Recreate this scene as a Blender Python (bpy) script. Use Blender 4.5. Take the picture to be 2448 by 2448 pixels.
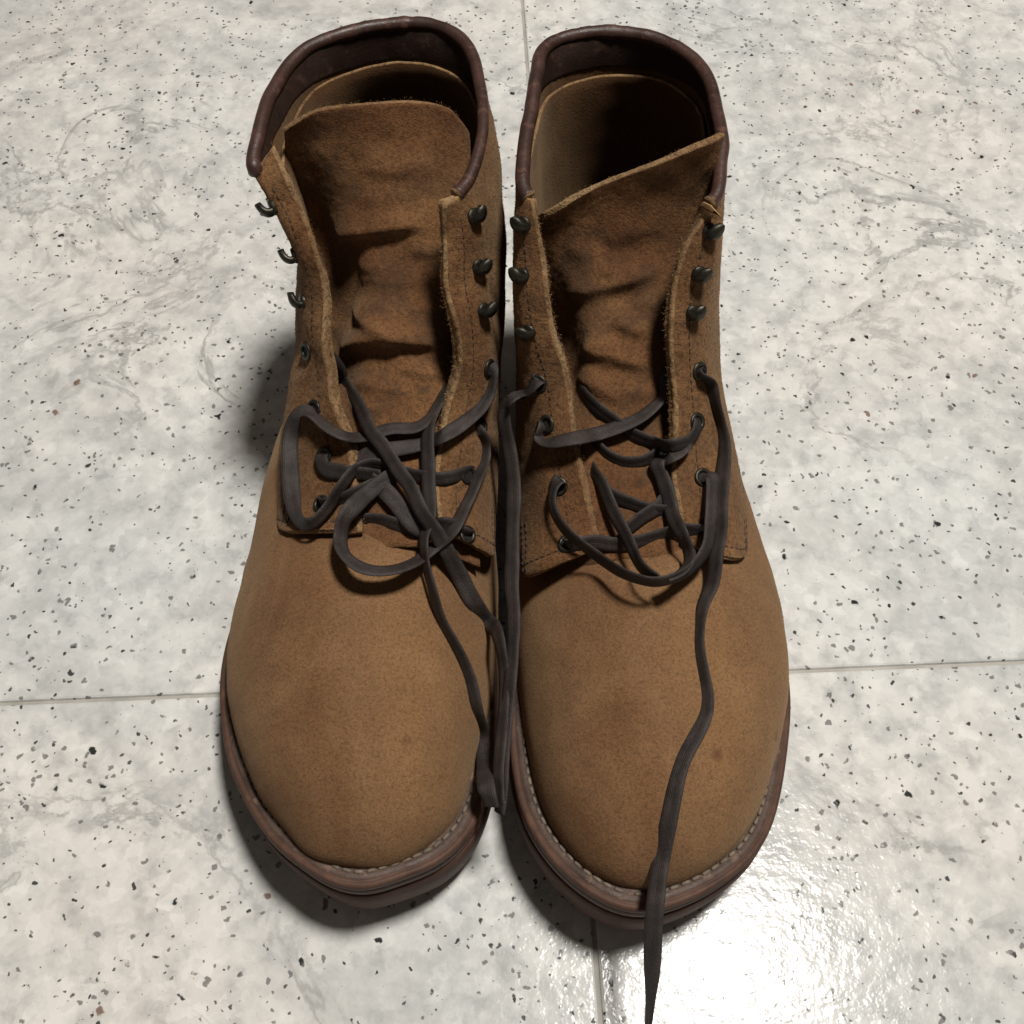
import bpy, math, random
import numpy as np
from mathutils import Vector, Matrix

# ------------------------------------------------------------------ camera, world, light
scene = bpy.context.scene
for o in list(bpy.data.objects):
    bpy.data.objects.remove(o)
COL = scene.collection

cam_data = bpy.data.cameras.new('camera')
cam_data.lens = 40.0
cam_data.sensor_width = 36.0
cam_data.clip_start = 0.01
cam_data.clip_end = 50.0
cam = bpy.data.objects.new('camera', cam_data)
cam.location = (0.0, 0.0, 0.447)
cam.rotation_euler = (math.radians(31.0), 0.0, 0.0)
COL.objects.link(cam)
scene.camera = cam

world = bpy.data.worlds.new('World')
scene.world = world
world.use_nodes = True
bg = world.node_tree.nodes['Background']
bg.inputs['Color'].default_value = (1.0, 0.87, 0.76, 1)
bg.inputs['Strength'].default_value = 0.080

lamp_data = bpy.data.lights.new('ceiling_lamp', 'AREA')
lamp_data.shape = 'DISK'
lamp_data.size = 0.34
lamp_data.energy = 62.0
lamp_data.color = (1.0, 0.965, 0.905)
lamp = bpy.data.objects.new('ceiling_lamp', lamp_data)
lamp.location = (0.47, 0.43, 2.30)
lamp.rotation_euler = (Vector((0.0, 0.2, 0.0)) - Vector(lamp.location)).to_track_quat('-Z', 'Y').to_euler()
COL.objects.link(lamp)

scene.view_settings.view_transform = 'Standard'
scene.view_settings.look = 'None'
scene.view_settings.exposure = 0.0
scene.view_settings.gamma = 1.0

MM = 0.001

# ------------------------------------------------------------------ materials
def nt(name):
    m = bpy.data.materials.new(name)
    m.use_nodes = True
    t = m.node_tree
    b = t.nodes['Principled BSDF']
    return m, t, b

def N(t, kind, **kw):
    n = t.nodes.new(kind)
    for k, v in kw.items():
        if k in n.inputs:
            n.inputs[k].default_value = v
        else:
            setattr(n, k, v)
    return n

def L(t, a, b):
    t.links.new(a, b)

def noise(t, vec, scale, detail=4, rough=0.55, dist=0.0):
    n = N(t, 'ShaderNodeTexNoise')
    n.inputs['Scale'].default_value = scale
    n.inputs['Detail'].default_value = detail
    n.inputs['Roughness'].default_value = rough
    n.inputs['Distortion'].default_value = dist
    L(t, vec, n.inputs['Vector'])
    return n.outputs['Fac']

def ramp(t, fac, stops, interp='LINEAR'):
    r = N(t, 'ShaderNodeValToRGB')
    r.color_ramp.interpolation = interp
    e = r.color_ramp.elements
    while len(e) > 1:
        e.remove(e[-1])
    e[0].position, e[0].color = stops[0][0], col4(stops[0][1])
    for p, c in stops[1:]:
        k = e.new(p); k.color = col4(c)
    L(t, fac, r.inputs['Fac'])
    return r.outputs['Color']

def col4(c):
    if isinstance(c, (int, float)):
        return (c, c, c, 1)
    return (c[0], c[1], c[2], 1)

def mix(t, fac, a, b, mode='MIX'):
    n = N(t, 'ShaderNodeMix', data_type='RGBA', blend_type=mode)
    for inp, v in ((n.inputs['Factor'], fac), (n.inputs['A'], a), (n.inputs['B'], b)):
        if hasattr(v, 'is_linked'):
            L(t, v, inp)
        elif inp.type == 'RGBA':
            inp.default_value = col4(v)
        else:
            inp.default_value = v
    return n.outputs['Result']

def math_(t, op, a, b=None):
    n = N(t, 'ShaderNodeMath', operation=op)
    for i, v in enumerate((a, b)):
        if v is None:
            continue
        if hasattr(v, 'is_linked'):
            L(t, v, n.inputs[i])
        else:
            n.inputs[i].default_value = v
    return n.outputs[0]

def objcoord(t):
    return N(t, 'ShaderNodeTexCoord').outputs['Object']

def bump(t, b, h, strength, dist):
    n = N(t, 'ShaderNodeBump')
    n.inputs['Strength'].default_value = strength
    n.inputs['Distance'].default_value = dist
    L(t, h, n.inputs['Height'])
    L(t, n.outputs['Normal'], b.inputs['Normal'])

def add_h(t, *pairs):
    out = None
    for h, w in pairs:
        s = math_(t, 'MULTIPLY', h, w)
        out = s if out is None else math_(t, 'ADD', out, s)
    return out

def suede(name, base, dark, pale, fleck=0.5, wear=0.0, bump_d=0.0006, coarse=1.0):
    m, t, b = nt(name)
    v = objcoord(t)
    cloud = noise(t, v, 26, 5, 0.6)
    cloud2 = noise(t, v, 70, 4, 0.6, 0.6)
    fine = noise(t, v, 900 * coarse, 3, 0.7)
    grain = noise(t, v, 2600 * coarse, 2, 0.6)
    c = ramp(t, cloud, [(0.30, dark), (0.50, base), (0.72, pale)])
    c2 = ramp(t, cloud2, [(0.32, dark), (0.55, base), (0.75, pale)])
    c = mix(t, 0.45, c, c2)
    big = ramp(t, noise(t, v, 13, 4, 0.6, 0.8), [(0.36, (0.70, 0.60, 0.56)), (0.50, 1.0), (0.68, (1.12, 1.10, 1.02))])
    c = mix(t, 0.75, c, big, 'MULTIPLY')
    # darker rubbed specks in the nap
    sp = ramp(t, fine, [(0.36, 0.55), (0.50, 1.0), (0.66, 1.22)])
    c = mix(t, fleck, c, sp, 'MULTIPLY')
    gr = ramp(t, grain, [(0.34, 0.72), (0.52, 1.0), (0.68, 1.25)])
    c = mix(t, 0.75, c, gr, 'MULTIPLY')
    # small round dark spots
    vo = N(t, 'ShaderNodeTexVoronoi', feature='F1')
    vo.inputs['Scale'].default_value = 42
    L(t, v, vo.inputs['Vector'])
    sepc = N(t, 'ShaderNodeSeparateColor')
    L(t, vo.outputs['Color'], sepc.inputs['Color'])
    rare = math_(t, 'GREATER_THAN', sepc.outputs[0], 0.72)
    near = ramp(t, vo.outputs['Distance'], [(0.045, 1.0), (0.13, 0.0)])
    c = mix(t, math_(t, 'MULTIPLY', math_(t, 'MULTIPLY', near, rare), 0.7), c, (dark[0] * 0.6, dark[1] * 0.55, dark[2] * 0.6))
    if wear:
        wv = noise(t, v, 38, 5, 0.65, 1.2)
        wf = ramp(t, wv, [(0.50, 0.0), (0.62, 1.0)])
        c = mix(t, math_(t, 'MULTIPLY', wf, wear), c, (0.070, 0.040, 0.024))
    L(t, c, b.inputs['Base Color'])
    b.inputs['Roughness'].default_value = 0.92
    b.inputs['Specular IOR Level'].default_value = 0.15
    b.inputs['Sheen Weight'].default_value = 0.18
    b.inputs['Sheen Roughness'].default_value = 0.5
    b.inputs['Sheen Tint'].default_value = (0.9, 0.65, 0.4, 1)
    h = add_h(t, (cloud2, 0.35), (fine, 0.55), (grain, 0.35))
    bump(t, b, h, 0.9, bump_d)
    return m

def leather(name, base, dark, rough=0.42, spec=0.5, cscale=60, bump_d=0.0004):
    m, t, b = nt(name)
    v = objcoord(t)
    c = ramp(t, noise(t, v, cscale, 5, 0.6, 0.4), [(0.32, dark), (0.62, base)])
    f = noise(t, v, 1300, 3, 0.6)
    c = mix(t, 0.6, c, ramp(t, f, [(0.35, 0.7), (0.6, 1.1)]), 'MULTIPLY')
    L(t, c, b.inputs['Base Color'])
    rr = ramp(t, noise(t, v, 150, 4, 0.6), [(0.3, rough - 0.08), (0.7, rough + 0.15)])
    L(t, rr, b.inputs['Roughness'])
    b.inputs['Specular IOR Level'].default_value = spec
    rub = ramp(t, noise(t, v, 190, 5, 0.7), [(0.55, 0.0), (0.66, 0.5)])
    c = mix(t, rub, c, tuple(min(1, x * 2.6) for x in base))
    L(t, c, b.inputs['Base Color'])
    bump(t, b, add_h(t, (noise(t, v, 420, 3, 0.6), 0.6), (f, 0.4)), 0.7, bump_d)
    return m

def layered_edge(name, base, dark, spec=0.28):
    """edge of stacked leather and crepe: thin horizontal courses"""
    m, t, b = nt(name)
    v = objcoord(t)
    sx = N(t, 'ShaderNodeSeparateXYZ'); L(t, v, sx.inputs[0])
    cb = N(t, 'ShaderNodeCombineXYZ')
    L(t, math_(t, 'MULTIPLY', sx.outputs[0], 0.25), cb.inputs[0])
    L(t, math_(t, 'MULTIPLY', sx.outputs[1], 0.25), cb.inputs[1])
    L(t, math_(t, 'MULTIPLY', sx.outputs[2], 4.0), cb.inputs[2])
    st = noise(t, cb.outputs[0], 260, 3, 0.6)
    c = ramp(t, st, [(0.35, dark), (0.62, base)])
    c = mix(t, 0.6, c, ramp(t, noise(t, v, 90, 5, 0.65), [(0.35, 0.6), (0.65, 1.2)]), 'MULTIPLY')
    L(t, c, b.inputs['Base Color'])
    b.inputs['Roughness'].default_value = 0.62
    b.inputs['Specular IOR Level'].default_value = spec
    bump(t, b, add_h(t, (st, 0.7), (noise(t, v, 800, 3, 0.6), 0.5)), 0.6, 0.0005)
    return m

def lace_mat(name):
    m, t, b = nt(name)
    v = objcoord(t)
    uv = N(t, 'ShaderNodeUVMap').outputs['UV']
    w = N(t, 'ShaderNodeTexWave', wave_type='BANDS', bands_direction='Y')
    w.inputs['Scale'].default_value = 17.0
    w.inputs['Distortion'].default_value = 0.6
    w.inputs['Detail'].default_value = 1.0
    w.inputs['Detail Scale'].default_value = 2.0
    L(t, uv, w.inputs['Vector'])
    w2 = N(t, 'ShaderNodeTexWave', wave_type='BANDS', bands_direction='DIAGONAL')
    w2.inputs['Scale'].default_value = 34.0
    w2.inputs['Distortion'].default_value = 0.5
    L(t, uv, w2.inputs['Vector'])
    c = ramp(t, noise(t, v, 120, 4, 0.65), [(0.3, (0.019, 0.0145, 0.013)), (0.7, (0.050, 0.039, 0.036))])
    g = noise(t, v, 1800, 2, 0.6)
    c = mix(t, 0.7, c, ramp(t, g, [(0.35, 0.6), (0.65, 1.3)]), 'MULTIPLY')
    L(t, c, b.inputs['Base Color'])
    b.inputs['Roughness'].default_value = 0.6
    b.inputs['Specular IOR Level'].default_value = 0.35
    bump(t, b, add_h(t, (w.outputs['Fac'], 0.14), (w2.outputs['Fac'], 0.14), (g, 0.8)), 0.7, 0.0005)
    return m

def metal_mat(name):
    m, t, b = nt(name)
    v = objcoord(t)
    c = ramp(t, noise(t, v, 400, 4, 0.6), [(0.35, (0.022, 0.020, 0.016)), (0.65, (0.062, 0.055, 0.042))])
    L(t, c, b.inputs['Base Color'])
    b.inputs['Metallic'].default_value = 0.75
    b.inputs['Roughness'].default_value = 0.44
    bump(t, b, noise(t, v, 900, 3, 0.6), 0.4, 0.0003)
    return m

def thread_mat(name, c0):
    m, t, b = nt(name)
    v = objcoord(t)
    c = mix(t, 1.0, c0, ramp(t, noise(t, v, 300, 3, 0.6), [(0.3, 0.5), (0.7, 1.2)]), 'MULTIPLY')
    L(t, c, b.inputs['Base Color'])
    b.inputs['Roughness'].default_value = 0.8
    return m

def stone_mat():
    m, t, b = nt('speckled_stone')
    v = objcoord(t)
    # wobble the coordinates so that crystals and specks get ragged outlines
    wob = N(t, 'ShaderNodeTexNoise'); wob.inputs['Scale'].default_value = 240; wob.inputs['Detail'].default_value = 3
    L(t, v, wob.inputs['Vector'])
    sc = N(t, 'ShaderNodeVectorMath', operation='SCALE'); sc.inputs['Scale'].default_value = 0.0048
    sb = N(t, 'ShaderNodeVectorMath', operation='SUBTRACT'); sb.inputs[1].default_value = (0.5, 0.5, 0.5)
    L(t, wob.outputs['Color'], sb.inputs[0]); L(t, sb.outputs[0], sc.inputs[0])
    ad = N(t, 'ShaderNodeVectorMath', operation='ADD'); L(t, v, ad.inputs[0]); L(t, sc.outputs[0], ad.inputs[1])
    vw = ad.outputs[0]
    cloud = noise(t, v, 11, 5, 0.6, 0.4)
    mid = noise(t, vw, 75, 5, 0.62, 0.2)
    c = ramp(t, mid, [(0.32, (0.46, 0.46, 0.452)), (0.45, (0.585, 0.578, 0.565)), (0.58, (0.665, 0.652, 0.635))])
    cl = ramp(t, cloud, [(0.30, 0.90), (0.45, 0.98), (0.60, 1.02)])
    c = mix(t, 0.9, c, cl, 'MULTIPLY')
    tint = ramp(t, noise(t, v, 6, 3, 0.5), [(0.35, (0.97, 1.0, 0.995)), (0.65, (1.03, 1.0, 0.965))])
    c = mix(t, 0.8, c, tint, 'MULTIPLY')
    # pale crystals
    vo = N(t, 'ShaderNodeTexVoronoi', feature='F1'); vo.inputs['Scale'].default_value = 210
    L(t, vw, vo.inputs['Vector'])
    sp = N(t, 'ShaderNodeSeparateColor'); L(t, vo.outputs['Color'], sp.inputs['Color'])
    cr = ramp(t, sp.outputs[1], [(0.0, 0.88), (0.45, 0.98), (0.75, 1.02), (1.0, 1.12)])
    c = mix(t, 0.6, c, cr, 'MULTIPLY')
    # a few fine grey veins
    ve = N(t, 'ShaderNodeTexNoise'); ve.inputs['Scale'].default_value = 11; ve.inputs['Detail'].default_value = 8
    ve.inputs['Roughness'].default_value = 0.62; ve.inputs['Distortion'].default_value = 0.8
    L(t, v, ve.inputs['Vector'])
    vf = math_(t, 'ABSOLUTE', math_(t, 'SUBTRACT', ve.outputs['Fac'], 0.5))
    vl = ramp(t, vf, [(0.0, 1.0), (0.006, 0.75), (0.022, 0.0)])
    vm = ramp(t, noise(t, v, 7, 3, 0.6), [(0.47, 0.0), (0.60, 0.72)])
    c = mix(t, math_(t, 'MULTIPLY', vl, vm), c, (0.26, 0.26, 0.245))
    v2 = N(t, 'ShaderNodeTexNoise'); v2.inputs['Scale'].default_value = 7.5; v2.inputs['Detail'].default_value = 6
    v2.inputs['Roughness'].default_value = 0.6; v2.inputs['Distortion'].default_value = 0.6
    L(t, v, v2.inputs['Vector'])
    vg = math_(t, 'ABSOLUTE', math_(t, 'SUBTRACT', v2.outputs['Fac'], 0.48))
    c = mix(t, ramp(t, vg, [(0.0, 0.36), (0.05, 0.0)]), c, (0.36, 0.362, 0.352))
    # dark specks at several sizes, with patches where they crowd
    patch = ramp(t, noise(t, v, 22, 3, 0.6), [(0.36, 0.25), (0.62, 1.0)])
    def specks(scale, share, size, colr, strength, seed):
        q = N(t, 'ShaderNodeTexVoronoi', feature='F1'); q.inputs['Scale'].default_value = scale
        mp = N(t, 'ShaderNodeVectorMath', operation='ADD'); mp.inputs[1].default_value = (seed, seed * 0.7, 0)
        L(t, vw, mp.inputs[0]); L(t, mp.outputs[0], q.inputs['Vector'])
        s = N(t, 'ShaderNodeSeparateColor'); L(t, q.outputs['Color'], s.inputs['Color'])
        on = math_(t, 'LESS_THAN', s.outputs[0], math_(t, 'MULTIPLY', patch, share))
        rad = math_(t, 'ADD', math_(t, 'MULTIPLY', math_(t, 'POWER', s.outputs[2], 1.6), size * 1.5), size * 0.35)
        ins = math_(t, 'DIVIDE', q.outputs['Distance'], rad)
        f = ramp(t, ins, [(0.70, 1.0), (1.05, 0.0)])
        return math_(t, 'MULTIPLY', math_(t, 'MULTIPLY', f, on), strength), colr
    for args in ((140, 0.19, 0.125, (0.012, 0.015, 0.014), 0.97, 0.0),
                 (240, 0.40, 0.14, (0.016, 0.021, 0.020), 0.92, 2.3),
                 (360, 0.38, 0.17, (0.030, 0.030, 0.029), 0.85, 3.1),
                 (400, 0.24, 0.30, (0.09, 0.09, 0.085), 0.75, 5.7),
                 (140, 0.04, 0.17, (0.16, 0.085, 0.055), 0.85, 9.3)):
        f, cc = specks(*args)
        c = mix(t, f, c, cc)
    L(t, c, b.inputs['Base Color'])
    rr = ramp(t, noise(t, vw, 120, 4, 0.6), [(0.3, 0.13), (0.7, 0.18)])
    L(t, rr, b.inputs['Roughness'])
    b.inputs['Specular IOR Level'].default_value = 0.17
    h = add_h(t, (noise(t, v, 80, 3, 0.55), 0.8), (noise(t, v, 260, 2, 0.6), 0.5))
    bump(t, b, h, 0.34, 0.0009)
    return m

def grout_mat():
    m, t, b = nt('grout')
    v = objcoord(t)
    c = ramp(t, noise(t, v, 60, 4, 0.6), [(0.3, (0.28, 0.265, 0.235)), (0.7, (0.42, 0.40, 0.355))])
    L(t, c, b.inputs['Base Color'])
    b.inputs['Roughness'].default_value = 0.6
    bump(t, b, noise(t, v, 700, 3, 0.6), 0.5, 0.0004)
    return m

M = {}
M['vamp'] = suede('brown_suede', (0.196, 0.107, 0.051), (0.154, 0.081, 0.039), (0.222, 0.125, 0.061), 0.6)
M['quarter'] = suede('brown_roughout', (0.162, 0.081, 0.035), (0.098, 0.046, 0.022), (0.215, 0.115, 0.050), 1.0, 0.35, 0.0012, 0.7)
M['tongue'] = suede('creased_tongue_leather', (0.165, 0.079, 0.034), (0.095, 0.042, 0.020), (0.228, 0.119, 0.051), 0.8, 0.66, 0.0009, 0.85)
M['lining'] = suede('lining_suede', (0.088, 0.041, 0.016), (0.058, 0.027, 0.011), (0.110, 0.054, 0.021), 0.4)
M['raw'] = suede('raw_leather_edge', (0.25, 0.152, 0.074), (0.11, 0.057, 0.029), (0.34, 0.225, 0.115), 1.0, 0.0, 0.0012, 0.55)
M['collar'] = leather('oxblood_collar_leather', (0.060, 0.028, 0.021), (0.027, 0.013, 0.010), 0.42, 0.42, 70)
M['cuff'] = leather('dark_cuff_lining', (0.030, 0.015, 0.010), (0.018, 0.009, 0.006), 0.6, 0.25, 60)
M['welt'] = layered_edge('reddish_welt_leather', (0.098, 0.050, 0.033), (0.068, 0.035, 0.024))
M['welttop'] = leather('welt_top_leather', (0.095, 0.060, 0.045), (0.050, 0.030, 0.024), 0.55, 0.35, 90)
M['outsole'] = layered_edge('dark_brown_sole_rubber', (0.098, 0.052, 0.038), (0.072, 0.038, 0.029), 0.12)
M['insole'] = leather('insole_leather', (0.10, 0.055, 0.028), (0.06, 0.035, 0.02), 0.6, 0.3, 40)
M['lace'] = lace_mat('dark_waxed_lace')
M['metal'] = metal_mat('blackened_metal')
M['cream'] = thread_mat('cream_thread', (0.18, 0.14, 0.105))
M['thread'] = thread_mat('dark_thread', (0.046, 0.026, 0.017))
M['hole'] = thread_mat('dark_eyelet_hole', (0.008, 0.006, 0.005))
M['stone'] = stone_mat()
M['grout'] = grout_mat()

# ------------------------------------------------------------------ mesh helpers
def natspline(t, P, tq):
    """natural cubic spline through P (n x d) at parameters t, evaluated at tq"""
    t = np.asarray(t, float); P = np.asarray(P, float); tq = np.asarray(tq, float)
    n = len(t)
    h = np.diff(t)
    A = np.zeros((n, n)); R = np.zeros((n,) + P.shape[1:])
    A[0, 0] = A[-1, -1] = 1
    for i in range(1, n - 1):
        A[i, i - 1] = h[i - 1]; A[i, i] = 2 * (h[i - 1] + h[i]); A[i, i + 1] = h[i]
        R[i] = 6 * ((P[i + 1] - P[i]) / h[i] - (P[i] - P[i - 1]) / h[i - 1])
    K = np.linalg.solve(A, R.reshape(n, -1)).reshape(R.shape)
    k = np.clip(np.searchsorted(t, tq, 'right') - 1, 0, n - 2)
    a = (t[k + 1] - tq); b = (tq - t[k]); hh = h[k]
    sh = (-1,) + (1,) * (P.ndim - 1)
    a = a.reshape(sh); b = b.reshape(sh); hh = hh.reshape(sh)
    return (K[k] * a ** 3 + K[k + 1] * b ** 3) / (6 * hh) + (P[k] / hh - K[k] * hh / 6) * a + (P[k + 1] / hh - K[k + 1] * hh / 6) * b

def chord(P):
    P = np.asarray(P, float)
    d = np.linalg.norm(np.diff(P, axis=0), axis=-1)
    while d.ndim > 1:
        d = d.mean(axis=-1)
    return np.concatenate([[0], np.cumsum(np.maximum(d, 1e-6))])

def curve(P, n):
    P = np.asarray(P, float)
    t = chord(P)
    return natspline(t, P, np.linspace(0, t[-1], n))

def resample(P, n, closed=False):
    P = np.asarray(P, float)
    if closed:
        P = np.vstack([P, P[:1]])
    d = np.concatenate([[0], np.cumsum(np.linalg.norm(np.diff(P, axis=0), axis=1))])
    q = np.linspace(0, d[-1], n + 1)[:-1] if closed else np.linspace(0, d[-1], n)
    return np.stack([np.interp(q, d, P[:, k]) for k in range(P.shape[1])], 1)

def closed_curve(P, n):
    P = np.asarray(P, float); k = 4
    Q = np.vstack([P[-k:], P, P[:k + 1]])
    t = chord(Q)
    D = natspline(t, Q, np.linspace(t[k], t[k + len(P)], 1200))[:-1]
    return resample(D, n, True)

class Net:
    """tensor spline surface through rows x cols control points, mm"""
    def __init__(s, rows):
        s.P = np.asarray(rows, float)
        s.tv = np.arange(s.P.shape[0], dtype=float)
        s.tu = chord(s.P.transpose(1, 0, 2))
        s.tu = s.tu / s.tu[-1]
        s.tv = chord(s.P); s.tv = s.tv / s.tv[-1]
    def grid(s, nv, nu, u0=0, u1=1, v0=0, v1=1):
        A = natspline(s.tv, s.P, np.linspace(v0, v1, nv))
        B = natspline(s.tu, A.transpose(1, 0, 2), np.linspace(u0, u1, nu))
        return B.transpose(1, 0, 2)

def normals(G, sign=1):
    du = np.gradient(G, axis=1); dv = np.gradient(G, axis=0)
    n = np.cross(du, dv)
    return sign * n / np.maximum(np.linalg.norm(n, axis=-1, keepdims=True), 1e-9)

_rng = np.random.RandomState(7)
_lat = _rng.rand(32, 32, 32)
def vnoise(P, scale):
    """smooth value noise in -1..1 at points P (mm), feature size scale (mm)"""
    q = np.asarray(P) / scale + 100.0
    i = np.floor(q).astype(int); f = q - i; f = f * f * (3 - 2 * f)
    out = 0
    for a in (0, 1):
        for b in (0, 1):
            for c in (0, 1):
                w = (f[..., 0] if a else 1 - f[..., 0]) * (f[..., 1] if b else 1 - f[..., 1]) * (f[..., 2] if c else 1 - f[..., 2])
                out = out + w * _lat[(i[..., 0] + a) % 32, (i[..., 1] + b) % 32, (i[..., 2] + c) % 32]
    return out * 2 - 1

def crease(G, nrm, creases):
    """press folds into a grid, all in mm. (points, half width, depth) is a groove;
    (points, width above, width below, height) is a drooping fold, steep on its lower side"""
    D = np.zeros(G.shape[:2])
    up = np.gradient(G, axis=0)
    for c in creases:
        pts = np.asarray(c[0], float)
        best = np.full(G.shape[:2], 1e9); fade = np.zeros(G.shape[:2]); side = np.zeros(G.shape[:2])
        n = len(pts) - 1
        for k in range(n):
            a, b = pts[k], pts[k + 1]; ab = b - a
            s = np.clip(((G - a) @ ab) / (ab @ ab), 0, 1)
            v = G - (a + s[..., None] * ab)
            d = np.linalg.norm(v, axis=-1)
            tt = (k + s) / n
            m = d < best
            best = np.where(m, d, best)
            fade = np.where(m, np.clip(np.minimum(tt, 1 - tt) * 3.2, 0, 1), fade)
            side = np.where(m, (v * up).sum(-1), side)
        fade = fade * fade * (3 - 2 * fade)
        if len(c) == 3:
            D -= c[2] * np.exp(-(best / c[1]) ** 2) * fade
        else:
            wv = np.where(side > 0, c[1], c[2])
            D += c[3] * np.exp(-np.abs(best / wv) ** 1.6) * fade
    return G + nrm * D[..., None]

def make_obj(name, V, F, mats, parent=None, fm=None, smooth=True, uv=None):
    me = bpy.data.meshes.new(name)
    me.from_pydata([tuple(v) for v in np.asarray(V) * MM], [], F)
    for m in (mats if isinstance(mats, (list, tuple)) else [mats]):
        me.materials.append(m)
    if fm is not None:
        me.polygons.foreach_set('material_index', fm)
    me.polygons.foreach_set('use_smooth', [smooth] * len(F))
    if uv is not None:
        lay = me.uv_layers.new(name='UVMap')
        idx = np.empty(len(me.loops), dtype=np.int32); me.loops.foreach_get('vertex_index', idx)
        lay.data.foreach_set('uv', np.asarray(uv, float)[idx].ravel())
    me.update()
    o = bpy.data.objects.new(name, me)
    COL.objects.link(o)
    if parent is not None:
        o.parent = parent
    return o

def grid_faces(nv, nu, off=0, flip=False, wrap=False):
    F = []
    for i in range(nv - 1):
        for j in range(nu if wrap else nu - 1):
            k = (j + 1) % nu
            f = (off + i * nu + j, off + i * nu + k, off + (i + 1) * nu + k, off + (i + 1) * nu + j)
            F.append(f[::-1] if flip else f)
    return F

def slab(G, thick, rnd=0.35, nmid=4, sign=1, plies=1, rim_out=None):
    """solid sheet: outer grid G, inner grid offset by thick (array or number), rounded rim.
    returns V, F, face slots (0 outer, 1 inner, 2 rim)"""
    nv, nu = G.shape[:2]
    n = normals(G, sign)
    th = np.broadcast_to(np.asarray(thick, float), (nv, nu))[..., None]
    I = G - n * th
    V = [G.reshape(-1, 3), I.reshape(-1, 3)]
    F = grid_faces(nv, nu); S = [0] * len(F)
    f2 = grid_faces(nv, nu, nv * nu, True); F += f2; S += [1] * len(f2)
    loop = [(0, j) for j in range(nu)] + [(i, nu - 1) for i in range(1, nv)] + [(nv - 1, j) for j in range(nu - 2, -1, -1)] + [(i, 0) for i in range(nv - 2, 0, -1)]
    off = 2 * nv * nu
    m = len(loop)
    # outward direction in the sheet at the rim
    du = np.gradient(G, axis=1); dv = np.gradient(G, axis=0)
    rim = []
    for (i, j) in loop:
        d = np.zeros(3)
        if i == 0: d -= dv[i, j] / np.linalg.norm(dv[i, j])
        if i == nv - 1: d += dv[i, j] / np.linalg.norm(dv[i, j])
        if j == 0: d -= du[i, j] / np.linalg.norm(du[i, j])
        if j == nu - 1: d += du[i, j] / np.linalg.norm(du[i, j])
        d /= max(np.linalg.norm(d), 1e-9)
        row = []
        for k in range(1, nmid):
            s = k / nmid
            bulge = abs(math.sin(math.pi * s * plies)) ** 0.6 * th[i, j, 0] * rnd
            row.append(G[i, j] * (1 - s) + I[i, j] * s + d * bulge)
        rim.append(row)
        if rim_out is not None:
            rim_out.append((i, j, row[len(row) // 2], d))
    rim = np.asarray(rim)                       # m x (nmid-1) x 3
    V.append(rim.transpose(1, 0, 2).reshape(-1, 3))
    def idx(k, q):
        i, j = loop[q]
        if k == 0: return i * nu + j
        if k == nmid: return nv * nu + i * nu + j
        return off + (k - 1) * m + q
    for k in range(nmid):
        for q in range(m):
            r = (q + 1) % m
            F.append((idx(k, r), idx(k, q), idx(k + 1, q), idx(k + 1, r))); S.append(2)
    if sign < 0:
        F = [f[::-1] for f in F]
    return np.vstack(V), F, S

def fibres(rim, n, length, seed):
    """loose fibres standing out of a cut leather edge"""
    rg = random.Random(seed); V, F = [], []
    for k in range(n):
        i, j, p, d = rim[rg.randrange(len(rim))]
        r = np.array([rg.gauss(0, 1), rg.gauss(0, 1), rg.gauss(0, 1)])
        p = p + r * 0.55; e = d + 0.75 * np.array([rg.gauss(0, 1), rg.gauss(0, 1), rg.gauss(0, 1)])
        e = e / np.linalg.norm(e) * length * rg.uniform(0.4, 1.2)
        w = np.cross(e, r); w = w / np.linalg.norm(w) * 0.09
        m = p + e * 0.6 + w * rg.uniform(-3, 3)
        o = len(V); V += [p - w, p + w, m + w * 0.7, m - w * 0.7, p + e]
        F += [(o, o + 1, o + 2, o + 3), (o + 3, o + 2, o + 4)]
    return np.array(V), F

def nap(G, n, length, seed, sign):
    """short raised fibres of rough-out leather scattered over a sheet"""
    rg = np.random.RandomState(seed)
    nv, nu = G.shape[:2]
    nr = normals(G, sign)
    i = rg.randint(0, nv - 1, n); j = rg.randint(0, nu - 1, n)
    a = rg.rand(n, 1); b = rg.rand(n, 1)
    p = (G[i, j] * (1 - a) + G[i + 1, j] * a) * (1 - b) + (G[i, j + 1] * (1 - a) + G[i + 1, j + 1] * a) * b
    m = nr[i, j]
    t = rg.normal(size=(n, 3)); t -= m * (t * m).sum(1, keepdims=True); t /= np.linalg.norm(t, axis=1, keepdims=True)
    L_ = length * (0.4 + 0.9 * rg.rand(n, 1))
    w = np.cross(m, t) * 0.085
    mid = p + t * L_ * 0.55 + m * L_ * 0.42
    tip = p + t * L_ * (0.7 + 0.4 * rg.rand(n, 1)) + m * L_ * (0.25 + 0.5 * rg.rand(n, 1))
    V = np.stack([p - w - m * 0.1, p + w - m * 0.1, mid + w * 0.7, mid - w * 0.7, tip], 1).reshape(-1, 3)
    F = []
    for k in range(n):
        o = k * 5
        F += [(o, o + 1, o + 2, o + 3), (o + 3, o + 2, o + 4)]
    return V, F

def frames(P):
    T = np.gradient(P, axis=0)
    T /= np.maximum(np.linalg.norm(T, axis=1, keepdims=True), 1e-9)
    return T

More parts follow.
